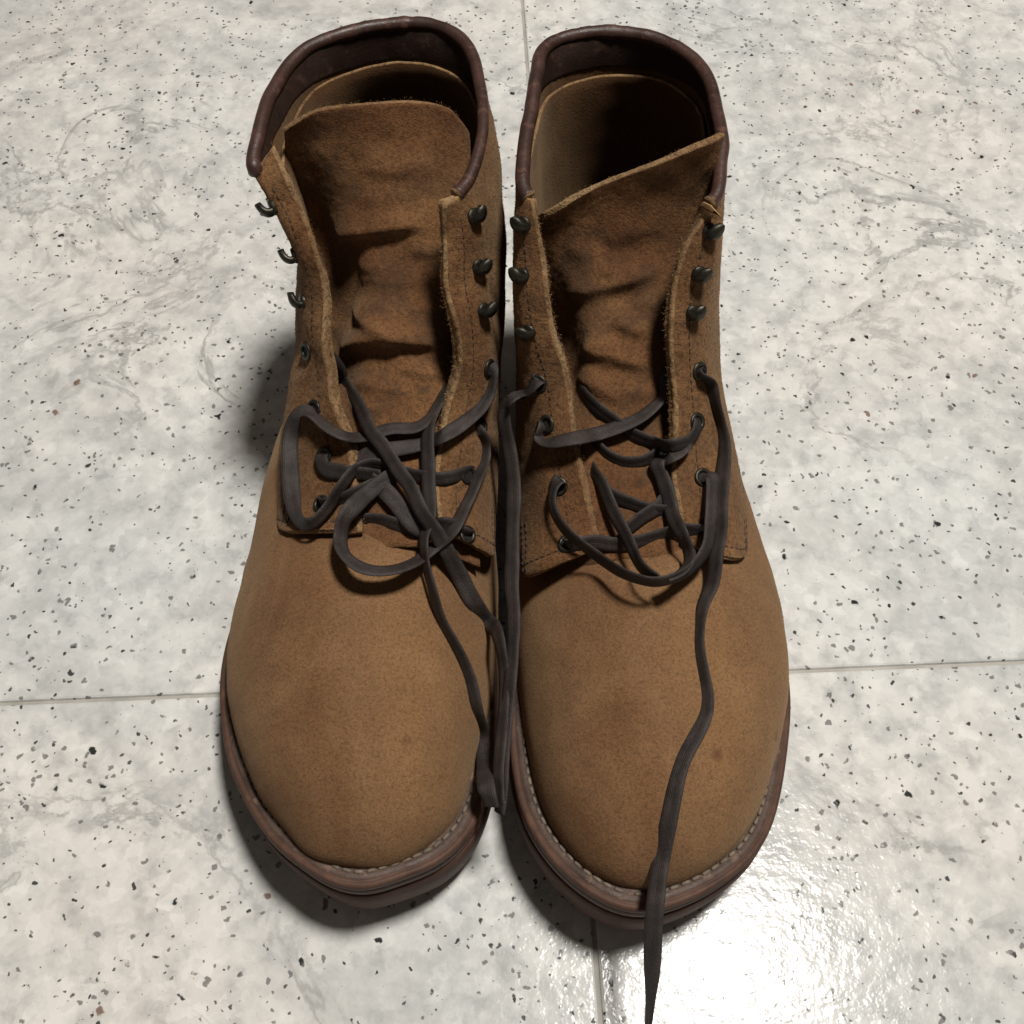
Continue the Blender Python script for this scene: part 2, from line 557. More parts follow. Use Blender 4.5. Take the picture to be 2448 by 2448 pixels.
def tube(P, rad, ns=12, up=(0, 0, 1), cap=True, squash=1.0):
    P = np.asarray(P, float); T = frames(P)
    rad = np.broadcast_to(np.asarray(rad, float), (len(P),))
    n = np.cross(T[0], up); n /= max(np.linalg.norm(n), 1e-9)
    rings = []
    for i in range(len(P)):
        n = n - T[i] * (n @ T[i]); n /= max(np.linalg.norm(n), 1e-9)
        b = np.cross(T[i], n)
        a = np.linspace(0, 2 * np.pi, ns, endpoint=False)
        rings.append(P[i] + rad[i] * (np.cos(a)[:, None] * n + squash * np.sin(a)[:, None] * b))
    V = np.vstack(rings)
    F = grid_faces(len(P), ns, 0, False, True)
    if cap:
        F.append(tuple(range(ns))[::-1]); F.append(tuple(range((len(P) - 1) * ns, len(P) * ns)))
    return V, F

def join(parts):
    V, F, off = [], [], 0
    for v, f in parts:
        V.append(v); F += [tuple(i + off for i in q) for q in f]; off += len(v)
    return np.vstack(V), F

def ribbon(P, Nn, w, th, twist_noise=0.0, n=None, taper=None):
    """flat woven lace: centreline P, facing normals Nn (mm); rounded rectangular section"""
    P = np.asarray(P, float); Nn = np.asarray(Nn, float)
    ln = chord(P)
    n = n or max(24, int(ln[-1] / 0.9))
    tq = np.linspace(0, ln[-1], n)
    C = natspline(ln, P, tq)
    Q = np.stack([np.interp(tq, ln, Nn[:, k]) for k in range(3)], 1)
    T = frames(C)
    Q = Q - T * (Q * T).sum(1, keepdims=True)
    Q /= np.maximum(np.linalg.norm(Q, axis=1, keepdims=True), 1e-9)
    # keep neighbouring frames consistent and smooth
    for i in range(1, n):
        if Q[i] @ Q[i - 1] < -0.2:
            Q[i] = -Q[i]
    for _ in range(6):
        Q[1:-1] = (Q[:-2] + Q[1:-1] * 2 + Q[2:]) / 4
        Q = Q - T * (Q * T).sum(1, keepdims=True)
        Q /= np.maximum(np.linalg.norm(Q, axis=1, keepdims=True), 1e-9)
    S = np.cross(T, Q)
    sec = []
    for x, y in ((-1, -.2), (-.92, .35), (-.5, .5), (-.12, .48), (0, .42), (.12, .48), (.5, .5), (.92, .35), (1, -.2), (.9, -.5), (0, -.42), (-.9, -.5)):
        sec.append((x * w / 2, y * th))
    ns = len(sec)
    V = np.zeros((n, ns, 3)); uv = np.zeros((n, ns, 2))
    tp = np.ones(n) if taper is None else np.interp(tq / ln[-1], taper[0], taper[1])
    wob = 1 + 0.07 * vnoise(C, 9.0)
    for k, (x, y) in enumerate(sec):
        V[:, k] = C + S * (x * tp * wob)[:, None] + Q * y
        uv[:, k, 0] = tq / 40.0; uv[:, k, 1] = x / 40.0
    F = grid_faces(n, ns, 0, False, True)
    F.append(tuple(range(ns))[::-1]); F.append(tuple(range((n - 1) * ns, n * ns)))
    return V.reshape(-1, 3), F, uv.reshape(-1, 2)

def stitches(G, path, length, gap, rad, lift=0.1, sign=-1):
    """thread dashes along path (fractional row, col positions) on grid G"""
    path = np.asarray(path, float)
    nv, nu = G.shape[:2]
    nr = normals(G, sign)
    def at(q, A):
        i = np.clip(q[:, 0], 0, nv - 1.001); j = np.clip(q[:, 1], 0, nu - 1.001)
        a = i.astype(int); b = j.astype(int); fi = (i - a)[:, None]; fj = (j - b)[:, None]
        return (A[a, b] * (1 - fi) + A[a + 1, b] * fi) * (1 - fj) + (A[a, b + 1] * (1 - fi) + A[a + 1, b + 1] * fi) * fj
    dense = resample(path, 600)
    P = at(dense, G); Q = at(dense, nr)
    d = np.concatenate([[0], np.cumsum(np.linalg.norm(np.diff(P, axis=0), axis=1))])
    out = []
    s = 0.3
    while s + length < d[-1]:
        k = np.linspace(s, s + length, 5)
        C = np.stack([np.interp(k, d, P[:, c]) for c in range(3)], 1)
        Nn = np.stack([np.interp(k, d, Q[:, c]) for c in range(3)], 1)
        C = C + Nn * (lift - rad * 0.9 * (np.linspace(-1, 1, 5) ** 2))[:, None]
        out.append(tube(C, rad, 6, Nn[2]))
        s += length + gap
    return join(out)

# ------------------------------------------------------------------ floor
def build_floor():
    fl = bpy.data.objects.new('floor', None); COL.objects.link(fl)
    fl['kind'] = 'structure'; fl['label'] = 'pale speckled stone tile floor under the boots'
    th = math.radians(2.5)
    ex = np.array([math.cos(th), math.sin(th)]); ey = np.array([-math.sin(th), math.cos(th)])
    corner = np.array([26.4, 186.2])
    S, gap = 600.0, 1.5
    random.seed(3)
    for i in range(-3, 3):
        for j in range(-2, 3):
            x0, x1 = i * S + gap / 2, (i + 1) * S - gap / 2
            y0, y1 = j * S + gap / 2, (j + 1) * S - gap / 2
            V, F = [], []
            rings = ((0.0, -8.0), (0.0, -1.1), (0.35, -0.35), (1.1, 0.0))
            for ins, z in rings:
                for (x, y) in ((x0 + ins, y0 + ins), (x1 - ins, y0 + ins), (x1 - ins, y1 - ins), (x0 + ins, y1 - ins)):
                    p = corner + ex * x + ey * y
                    V.append((p[0], p[1], z))
            for r in range(3):
                for k in range(4):
                    F.append((r * 4 + k, r * 4 + (k + 1) % 4, r * 4 + 4 + (k + 1) % 4, r * 4 + 4 + k))
            F.append((12, 13, 14, 15)); F.append((3, 2, 1, 0))
            make_obj('tile', np.array(V), F, M['stone'], fl, smooth=False)
    R = 2400.0
    make_obj('grout', np.array([(-R, -R, -1.3), (R, -R, -1.3), (R, R, -1.3), (-R, R, -1.3)]), [(0, 1, 2, 3)], M['grout'], fl, smooth=False)
    return fl

# ------------------------------------------------------------------ the boots
ZTOP = (np.array([80, 95, 110, 140, 180, 230, 280, 330, 410.]), np.array([48.5, 47, 43, 36, 29.5, 28, 32, 35, 36.]))
ZBOT = (np.array([80, 95, 110, 140, 170, 200, 240, 280, 310, 420.]), np.array([14, 12.5, 9.5, 5.0, 1.5, 0.1, 1.5, 7, 13, 15.]))

def lvl(tab, y, dy):
    return natspline(tab[0], tab[1], np.asarray(y) - dy)

def inset(O, d):
    T = np.roll(O, -1, 0) - np.roll(O, 1, 0)
    T /= np.linalg.norm(T, axis=1, keepdims=True)
    Nn = np.stack([-T[:, 1], T[:, 0]], 1)       # inward for counter-clockwise outlines
    c = O.mean(0)
    if ((c - O) * Nn).sum() < 0:
        Nn = -Nn
    return O + Nn * d

def stack(O, rings, dy, cap_top=True, cap_bot=True):
    """rings: list of (inset, z function or number) from bottom to top"""
    n = len(O); V = []
    for ins, zf in rings:
        q = inset(O, ins)
        z = zf(q[:, 1]) if callable(zf) else np.full(n, zf)
        V.append(np.column_stack([q, z]))
    A = O[:, 0] * np.roll(O[:, 1], -1) - np.roll(O[:, 0], -1) * O[:, 1]
    flip = A.sum() < 0
    F = grid_faces(len(rings), n, 0, flip, True)
    V = np.vstack(V)
    if cap_top:
        f = tuple(range((len(rings) - 1) * n, len(rings) * n)); F.append(f[::-1] if flip else f)
    if cap_bot:
        f = tuple(range(n)); F.append(f if flip else f[::-1])
    return V, F

class Vamp:
    def __init__(s, B):
        s.dy = B['dy']
        C = closed_curve(B['vamp_outline'], 900)
        s.y0 = C[:, 1].min() + 0.01
        k = C[:, 1].argmin(); C = np.roll(C, -k, 0)
        m = C[:, 1].argmax()
        a, b = C[:m + 1], C[m:]
        if a[len(a) // 2, 0] > b[len(b) // 2, 0]:
            a, b = b[::-1], a[::-1]
        else:
            b = b[::-1]
        s.l = a[a[:, 1].argsort()]; s.r = b[b[:, 1].argsort()]
        s.crown = B['crown']
    def params(s, y):
        y = np.asarray(y, float)
        xl = np.interp(y, s.l[:, 1], s.l[:, 0]); xr = np.interp(y, s.r[:, 1], s.r[:, 0])
        zb = lvl(ZTOP, y, s.dy) - 1.5
        zc = natspline(s.crown[:, 0], s.crown[:, 1], y)
        q = np.clip((y - s.y0) / 52.0, 0, 1)
        H = (zc - zb) * (1 - (1 - q) ** 2.3) ** (1 / 2.1)
        g = np.clip((y - 150 - s.dy) / 90.0, 0, 1)
        p = 2.35 - 0.80 * g; r = 2.05 + 0.45 * g
        return xl, xr, zb, H, p, r
    def z(s, x, y):
        xl, xr, zb, H, p, r = s.params(y)
        u = np.clip(abs((x - (xl + xr) / 2) / ((xr - xl) / 2)), 0, 1)
        return zb + H * (1 - u ** p) ** (1 / r)
    def grid(s, nv, nu, y1):
        t = np.linspace(0, 1, nv)
        Y = s.y0 + (y1 - s.y0) * (0.35 * t + 0.65 * (1 - np.cos(t * np.pi / 2))) ** 1.15
        Y[0] = s.y0 + 0.02
        a = np.linspace(np.pi, 0, nu)
        xl, xr, zb, H, p, r = s.params(Y)
        cs, sn = np.cos(a), np.sin(a)
        X = ((xl + xr) / 2)[:, None] + ((xr - xl) / 2)[:, None] * np.sign(cs) * np.abs(cs) ** (2 / p[:, None])
        Z = zb[:, None] + H[:, None] * np.abs(sn) ** (2 / r[:, None])
        return np.stack([X, np.repeat(Y[:, None], nu, 1), Z], -1)

NV, NU = 120, 320          # quarter mesh resolution
def build_boot(B):
    root = bpy.data.objects.new('boot', None); COL.objects.link(root)
    root['label'] = B['label']; root['category'] = 'boot'; root['group'] = 'pair of brown suede boots'
    root.location = (0, 0, 0)
    ox, oy = B['origin']
    root.location = (ox * MM, oy * MM, 0)
    shift = np.array([ox, oy, 0.0])
    def part(name, V, F, mats, fm=None, parent=None, smooth=True, uv=None):
        return make_obj(name, np.asarray(V) - shift, F, mats, parent or root, fm, smooth, uv)
    dy = B['dy']
    O = closed_curve(B['outline'], 220)
    zt = lambda y: lvl(ZTOP, y, dy)
    zb = lambda y: lvl(ZBOT, y, dy)
    # --- sole
    V, F = stack(O, [(1.6, zb), (0.3, lambda y: zb(y) + 1.2), (-0.5, lambda y: zt(y) * 0.5 + zb(y) * 0.5 - 4), (-0.3, lambda y: zt(y) - 12.6), (0.2, lambda y: zt(y) - 12.1), (1.6, lambda y: zt(y) - 11.8)], dy)
    part('outsole', V, F, M['outsole'])
    V, F = stack(O, [(1.4, lambda y: zt(y) - 11.9), (0.3, lambda y: zt(y) - 11.2), (0.1, lambda y: zt(y) - 8.5), (0.4, lambda y: zt(y) - 5.5), (1.3, lambda y: zt(y) - 5.1)], dy)
    part('midsole', V, F, M['welt'])
    V, F = stack(O, [(1.2, lambda y: zt(y) - 5.2), (0.2, lambda y: zt(y) - 4.5), (0.0, lambda y: zt(y) - 2.4), (0.4, lambda y: zt(y) - 1.0), (1.2, lambda y: zt(y) - 0.5), (2.1, lambda y: zt(y) - 0.4), (2.5, lambda y: zt(y) - 0.8), (2.9, lambda y: zt(y) - 0.1), (4.9, lambda y: zt(y) + 0.1), (6.2, lambda y: zt(y) - 0.5), (7.6, lambda y: zt(y) - 0.1), (16, lambda y: zt(y) - 0.2)], dy)
    fm = [0] * len(F)
    n = len(O)
    for k in range(7 * n, 11 * n): fm[k] = 1
    part('welt', V, F, [M['welt'], M['welttop']], fm)
    # cream stitches lying in the groove of the welt
    W = inset(O, 5.7); W = np.vstack([W, W[:1]])
    d = np.concatenate([[0], np.cumsum(np.linalg.norm(np.diff(W, axis=0), axis=1))])
    st = []; s = 0.0; rng = random.Random(5)
    while s < d[-1] - 3:
        q = np.linspace(s, s + 2.9, 5)
        x = np.interp(q, d, W[:, 0]); y = np.interp(q, d, W[:, 1])
        z = zt(y) + 0.15 - 0.5 * np.linspace(-1, 1, 5) ** 2
        st.append(tube(np.stack([x, y, z], 1), 0.72, 6)); s += 4.1 + rng.uniform(-.15, .15)
    V, F = join(st)
    part('welt_stitching', V, F, M['cream'])['kind'] = 'stuff'
    # heel block
    Hh = O[(O[:, 1] > 318 + dy)]
    k = np.argmax(np.linalg.norm(np.diff(Hh, axis=0), axis=1)); Hh = np.roll(Hh, -(k + 1), 0)
    front = np.linspace(0, 1, 16)[1:-1, None]
    bow = np.column_stack([np.zeros(14), 6 * np.sin(np.pi * front[:, 0])])
    Hc = np.vstack([Hh, Hh[-1] * (1 - front) + Hh[0] * front + bow])
    Hc = resample(Hc, 140, True)
    V, F = stack(Hc, [(2.2, 0.15), (1.4, 0.9), (1.0, 6), (0.9, 12), (1.4, lambda y: zb(y) - 0.1)], dy)
    part('heel', V, F, M['outsole'])
    # --- vamp
    vp = Vamp(B)
    G = vp.grid(160, 130, 311 + dy)
    nr = normals(G)
    G = G + nr * (0.55 * vnoise(G, 24) + 0.25 * vnoise(G, 9))[..., None]
    G = crease(G, nr, B['vamp_creases'])
    V, F = nap(G[4:], 9000, 0.45, 22, 1)
    part('vamp_nap', V, F, M['vamp'])['kind'] = 'stuff'
    V, F, S = slab(G, 2.0)
    part('vamp', V, F, [M['vamp'], M['lining'], M['raw']], S)
    # --- insole
    I = inset(O, 9)
    V, F = stack(I, [(0, lambda y: zt(y) + 1.0), (0.5, lambda y: zt(y) + 4.0)], dy)
    part('insole', V, F, M['insole'])
    # --- quarter (shaft)
    net = Net(B['quarter'])
    B['flap_cols'] = (float(net.tu[2]), float(net.tu[10]))   # where the lower flap corners fall
    G = net.grid(NV, NU)
    for i in range(NV):                          # keep the lower flap on top of the vamp
        z = vp.z(G[i, :, 0], G[i, :, 1])
        xl, xr, zb_, H, p, r = vp.params(G[i, :, 1])
        inside = (G[i, :, 0] > xl + 1) & (G[i, :, 0] < xr - 1) & (G[i, :, 1] < 285 + dy)
        lift = np.clip(z + 2.6 - G[i, :, 2], 0, 14)
        uq = np.linspace(0, 1, NU); ca, cb = B['flap_cols']
        wt = np.clip(1 - (uq - ca + 0.004) / 0.012, 0, 1) + np.clip(1 - (cb - 0.004 - uq) / 0.012, 0, 1)
        G[i, :, 2] += np.where(inside, lift * np.clip(wt, 0, 1), 0)
    for _ in range(2):
        G[1:-1, 1:-1] = (G[1:-1, 1:-1] * 2 + G[:-2, 1:-1] + G[2:, 1:-1] + G[1:-1, :-2] + G[1:-1, 2:]) / 6
    nr = normals(G, -1)
    uu = np.linspace(0, 1, NU)[None, :]; vv = np.linspace(0, 1, NV)[:, None]
    up = np.clip((vv - 0.25) * 3, 0, 1)
    G = G + nr * ((0.9 * vnoise(G, 21) + 0.35 * vnoise(G, 8)) * (0.25 + 0.75 * up))[..., None]
    # the front edge is gently ruffled
    edge = np.exp(-(uu / 0.035) ** 2) + np.exp(-((1 - uu) / 0.035) ** 2)
    G = G + nr * (edge * 2.3 * vnoise(G + 37, 14))[..., None]
    G = crease(G, nr, B['quarter_creases'])
    ca, cb = B['flap_cols']
    lift = np.exp(-(vv / 0.06) ** 2) * (np.clip(np.sin(np.pi * np.clip(uu / ca, 0, 1)), 0, 1) + np.clip(np.sin(np.pi * np.clip((1 - uu) / (1 - cb), 0, 1)), 0, 1))
    G = G + nr * (2.6 * lift)[..., None]
    # raw cut edges wander a little
    rag = 0.45 * vnoise(G, 2.2) + 0.35 * vnoise(G, 1.1)
    G[:, 0, :] += 0; 
    th = 2.7 + 2.1 * edge * np.clip((vv - 0.02) * 8, 0.1, 1)
    rim = []
    V, F, S = slab(G, th, 0.10, 9, -1, 2, rim)
    V = V + 0.22 * np.stack([vnoise(V + 11, 1.3), vnoise(V + 53, 1.3), vnoise(V + 91, 1.3)], -1)
    for i in range(NV - 1):                      # the cut front edge is raw leather
        for j in (0, NU - 2):
            S[i * (NU - 1) + j] = 2
    fib = fibres([q for q in rim if q[1] in (0, NU - 1)], 3200, 0.9, 11)
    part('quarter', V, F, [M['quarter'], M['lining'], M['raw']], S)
    I = G - normals(G, -1) * th[..., None]
    V, F = nap(G[3:-4, 3:-3], 15000, 0.75, 21, -1)
    part('shaft_nap', V, F, M['quarter'])['kind'] = 'stuff'
    # --- seams: thread along the facing and the lower edge of each flap
    st = []
    ca, cb = B['flap_cols']                       # fractional u of the lower flap corners
    for side in (0, 1):
        je = lambda a: (a if side == 0 else 1 - a) * (NU - 1)
        u_corner = ca if side == 0 else 1 - cb
        for off in (0.0215,):
            st.append(stitches(G, [(i, je(off)) for i in np.linspace(3, NV - 6, 40)], 1.9, 1.0, 0.25))
        for r0 in (3.0,):
            st.append(stitches(G, [(r0 + 0.6 * math.sin(q * 3), je(q * u_corner + 0.02)) for q in np.linspace(0.0, 0.9, 30)], 2.0, 0.9, 0.33))
        for off in (0.0, 0.009):
            st.append(stitches(G, [(i, je(u_corner - 0.006 - off)) for i in np.linspace(1, 16, 20)], 1.9, 0.8, 0.33))
    V, F = join(st)
    part('seam_stitching', V, F, M['thread'])['kind'] = 'stuff'
    # --- collar lining: smooth dark band inside the top edge
    uq = np.linspace(0.045, 0.955, 200)
    depth = natspline([0.0, 0.12, 0.3, 0.5, 0.7, 0.88, 1.0], np.array([5., 7, 11, 13.5, 11, 7, 5]), uq)
    nI = normals(G, -1)
    rows = []
    vtab = chord(I.transpose(0, 1, 2)); vlen = vtab / vtab[-1]
    for k in range(14):
        f = k / 13
        P = []
        for u, dep in zip(uq, depth):
            j = u * (NU - 1); a = int(j); fr = j - a
            colP = I[:, a] * (1 - fr) + I[:, min(a + 1, NU - 1)] * fr
            colN = nI[:, a]
            dd = np.concatenate([[0], np.cumsum(np.linalg.norm(np.diff(colP[::-1], axis=0), axis=1))])
            s = dep * (1 - f)
            p = np.array([np.interp(s, dd, colP[::-1][:, c]) for c in range(3)])
            nn = np.array([np.interp(s, dd, colN[::-1][:, c]) for c in range(3)])
            P.append(p - nn * 0.35)
        rows.append(P)
    C = np.array(rows)
    V, F, S = slab(C, 1.0)
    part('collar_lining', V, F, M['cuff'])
    # --- heel lining piece with a pale cut top edge
    lo, hi = B['counter']
    uq = np.linspace(lo, hi, 90)
    rows = []
    for k in range(26):
        f = k / 25
        P = []
        for u in uq:
            j = u * (NU - 1); a = int(j)
            colP, colN = I[:, a], nI[:, a]
            dd = np.concatenate([[0], np.cumsum(np.linalg.norm(np.diff(colP[::-1], axis=0), axis=1))])
            e = (u - lo) / (hi - lo)
            top = np.interp(e, B['counter_top'][0], B['counter_top'][1])
            s = top + (dd[-1] - 12 - top) * (1 - f)
            p = np.array([np.interp(s, dd, colP[::-1][:, c]) for c in range(3)])
            nn = np.array([np.interp(s, dd, colN[::-1][:, c]) for c in range(3)])
            P.append(p - nn * (1.9 + 0.6 * math.sin(e * 9)))
        rows.append(P)
    C = np.array(rows)
    V, F, S = slab(C, 1.3)
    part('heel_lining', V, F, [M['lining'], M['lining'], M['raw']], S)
    # --- rolled collar binding
    a, b = B['collar_u']
    uq = np.linspace(a, b, 170)
    top = []
    for u in uq:
        j = u * (NU - 1); k = int(j); fr = j - k
        k2 = min(k + 1, NU - 1)
        top.append((G[-1, k] * (1 - fr) + G[-1, k2] * fr) * 0.5 + (I[-1, k] * (1 - fr) + I[-1, k2] * fr) * 0.5)
    top = np.array(top) + np.array([0, 0, 0.6])
    e = np.linspace(0, 1, len(top))
    rad = 2.6 - 0.45 * np.clip((e - 0.62) / 0.2, 0, 1) * B['thin_right'] + 0.12 * vnoise(top, 14) + 0.45 * np.exp(-(e / 0.012) ** 2) + 0.45 * np.exp(-((1 - e) / 0.012) ** 2)
    back = np.exp(-((e - 0.5) / 0.13) ** 2)
    rad = rad + back * 0.28 * vnoise(top, 2.6)
    V, F = tube(top, rad, 18)
    fm = [0] * len(F); fm[-1] = fm[-2] = 1
    part('collar_binding', V, F, [M['collar'], M['raw']], fm)
    # --- tongue
    T = Net(B['tongue']).grid(150, 90)
    nt_ = normals(T)
    T = T + nt_ * (0.8 * vnoise(T, 17) + 0.35 * vnoise(T, 7))[..., None]
    T = crease(T, nt_, B['tongue_creases'])
    V, F = nap(T, 6000, 0.5, 23, 1)
    part('tongue_nap', V, F, M['tongue'])['kind'] = 'stuff'
    rim2 = []
    V, F, S = slab(T, 2.5, 0.15, 5, 1, 1, rim2)
    V = V + 0.15 * np.stack([vnoise(V + 11, 1.3), vnoise(V + 53, 1.3), vnoise(V + 91, 1.3)], -1)
    part('tongue', V, F, [M['tongue'], M['lining'], M['raw']], S)
    fb2 = fibres([q for q in rim2 if q[0] == T.shape[0] - 1], 420, 0.6, 12)
    V, F = join([fib, fb2])
    part('edge_fibres', V, F, M['raw'], smooth=False)['kind'] = 'stuff'
    # --- hooks and eyelets
    for p, n, w in B['hooks']:
        hook(part, np.array(p), np.array(n), np.array(w))
    for p, n in B['eyelets']:
        eyelet(part, np.array(p), np.array(n))
    # --- the lace, one piece seen as strands that pass through the eyelets
    Vs, Fs, Us, off = [], [], [], 0
    for strand in B['laces']:
        P, Nn, w, taper = strand
        v, f, u = ribbon(P, Nn, w, 0.9, taper=taper)
        Vs.append(v); Us.append(u); Fs += [tuple(i + off for i in q) for q in f]; off += len(v)
    if Vs:
        part('lace', np.vstack(Vs), Fs, M['lace'], uv=np.vstack(Us))
    return root, G

def basis(n, w):
    n = n / np.linalg.norm(n); w = w - n * (w @ n); w /= np.linalg.norm(w)
    return n, w, np.cross(n, w)

def disc(p, n, w, r, h, rim, ns=20):
    n, w, b = basis(n, w)
    a = np.linspace(0, 2 * np.pi, ns, endpoint=False)
    c = np.cos(a)[:, None] * w + np.sin(a)[:, None] * b
    rings = [p + c * r - n * 0.6, p + c * r + n * (h - rim), p + c * (r - rim) + n * h, p + c * 0.3 * r + n * (h * 1.15)]
    V = np.vstack(rings); F = grid_faces(4, ns, 0, False, True); F.append(tuple(range(3 * ns, 4 * ns)))
    return V, F

def hook(part, p, n, w):
    n, w, b = basis(n, w)
    parts = [disc(p, n, w, 2.9, 0.9, 0.4)]
    # a flat tongue of metal that stands off the leather and curls back over
    path = [(0.2, -1.2), (1.2, -1.4), (2.5, -1.2), (3.6, -0.2), (4.2, 1.3), (4.4, 2.8), (4.4, 4.0)]
    wid = [2.7, 2.7, 2.8, 2.9, 2.8, 2.3, 1.1]
    C = curve([np.array(p) + (n * a + w * c) * 0.9 for a, c in path], 26)
    Wd = np.interp(np.linspace(0, 1, 26), np.linspace(0, 1, 7), wid)
    T = frames(C)
    V = []
    for i in range(26):
        q = np.cross(T[i], b)
        sec = [(-1, 0), (-.8, .7), (0, 1.0), (.8, .7), (1, 0), (.8, -.7), (0, -.8), (-.8, -.7)]
        V.append([C[i] + b * x * Wd[i] * 0.88 + q * y * 1.4 for x, y in sec])
    V = np.array(V).reshape(-1, 3)
    F = grid_faces(26, 8, 0, False, True); F.append(tuple(range(8))[::-1]); F.append(tuple(range(25 * 8, 26 * 8)))
    parts.append((V, F))
    V, F = join(parts)
    part('lace_hook', V, F, M['metal'])

def eyelet(part, p, n):
    w = np.array([0.0, 0.6, 0.8])
    n, w, b = basis(n, w)
    ns, m = 28, 10
    V = []
    for i in range(ns):
        a = 2 * np.pi * i / ns
        c = np.cos(a) * w + np.sin(a) * b
        for k in range(m):
            t = 2 * np.pi * k / m
            V.append(p + c * (2.75 + 0.85 * np.cos(t)) + n * (0.25 + 0.65 * np.sin(t)))
    F = []
    for i in range(ns):
        for k in range(m):
            F.append((i * m + k, ((i + 1) % ns) * m + k, ((i + 1) % ns) * m + (k + 1) % m, i * m + (k + 1) % m))
    fm = [0] * len(F)
    off = len(V)
    for i in range(ns):
        a = 2 * np.pi * i / ns
        V.append(p + (np.cos(a) * w + np.sin(a) * b) * 2.5 + n * 0.12)
    F.append(tuple(range(off, off + ns))); fm.append(1)
    part('eyelet', np.array(V), F, [M['metal'], M['hole']], fm)

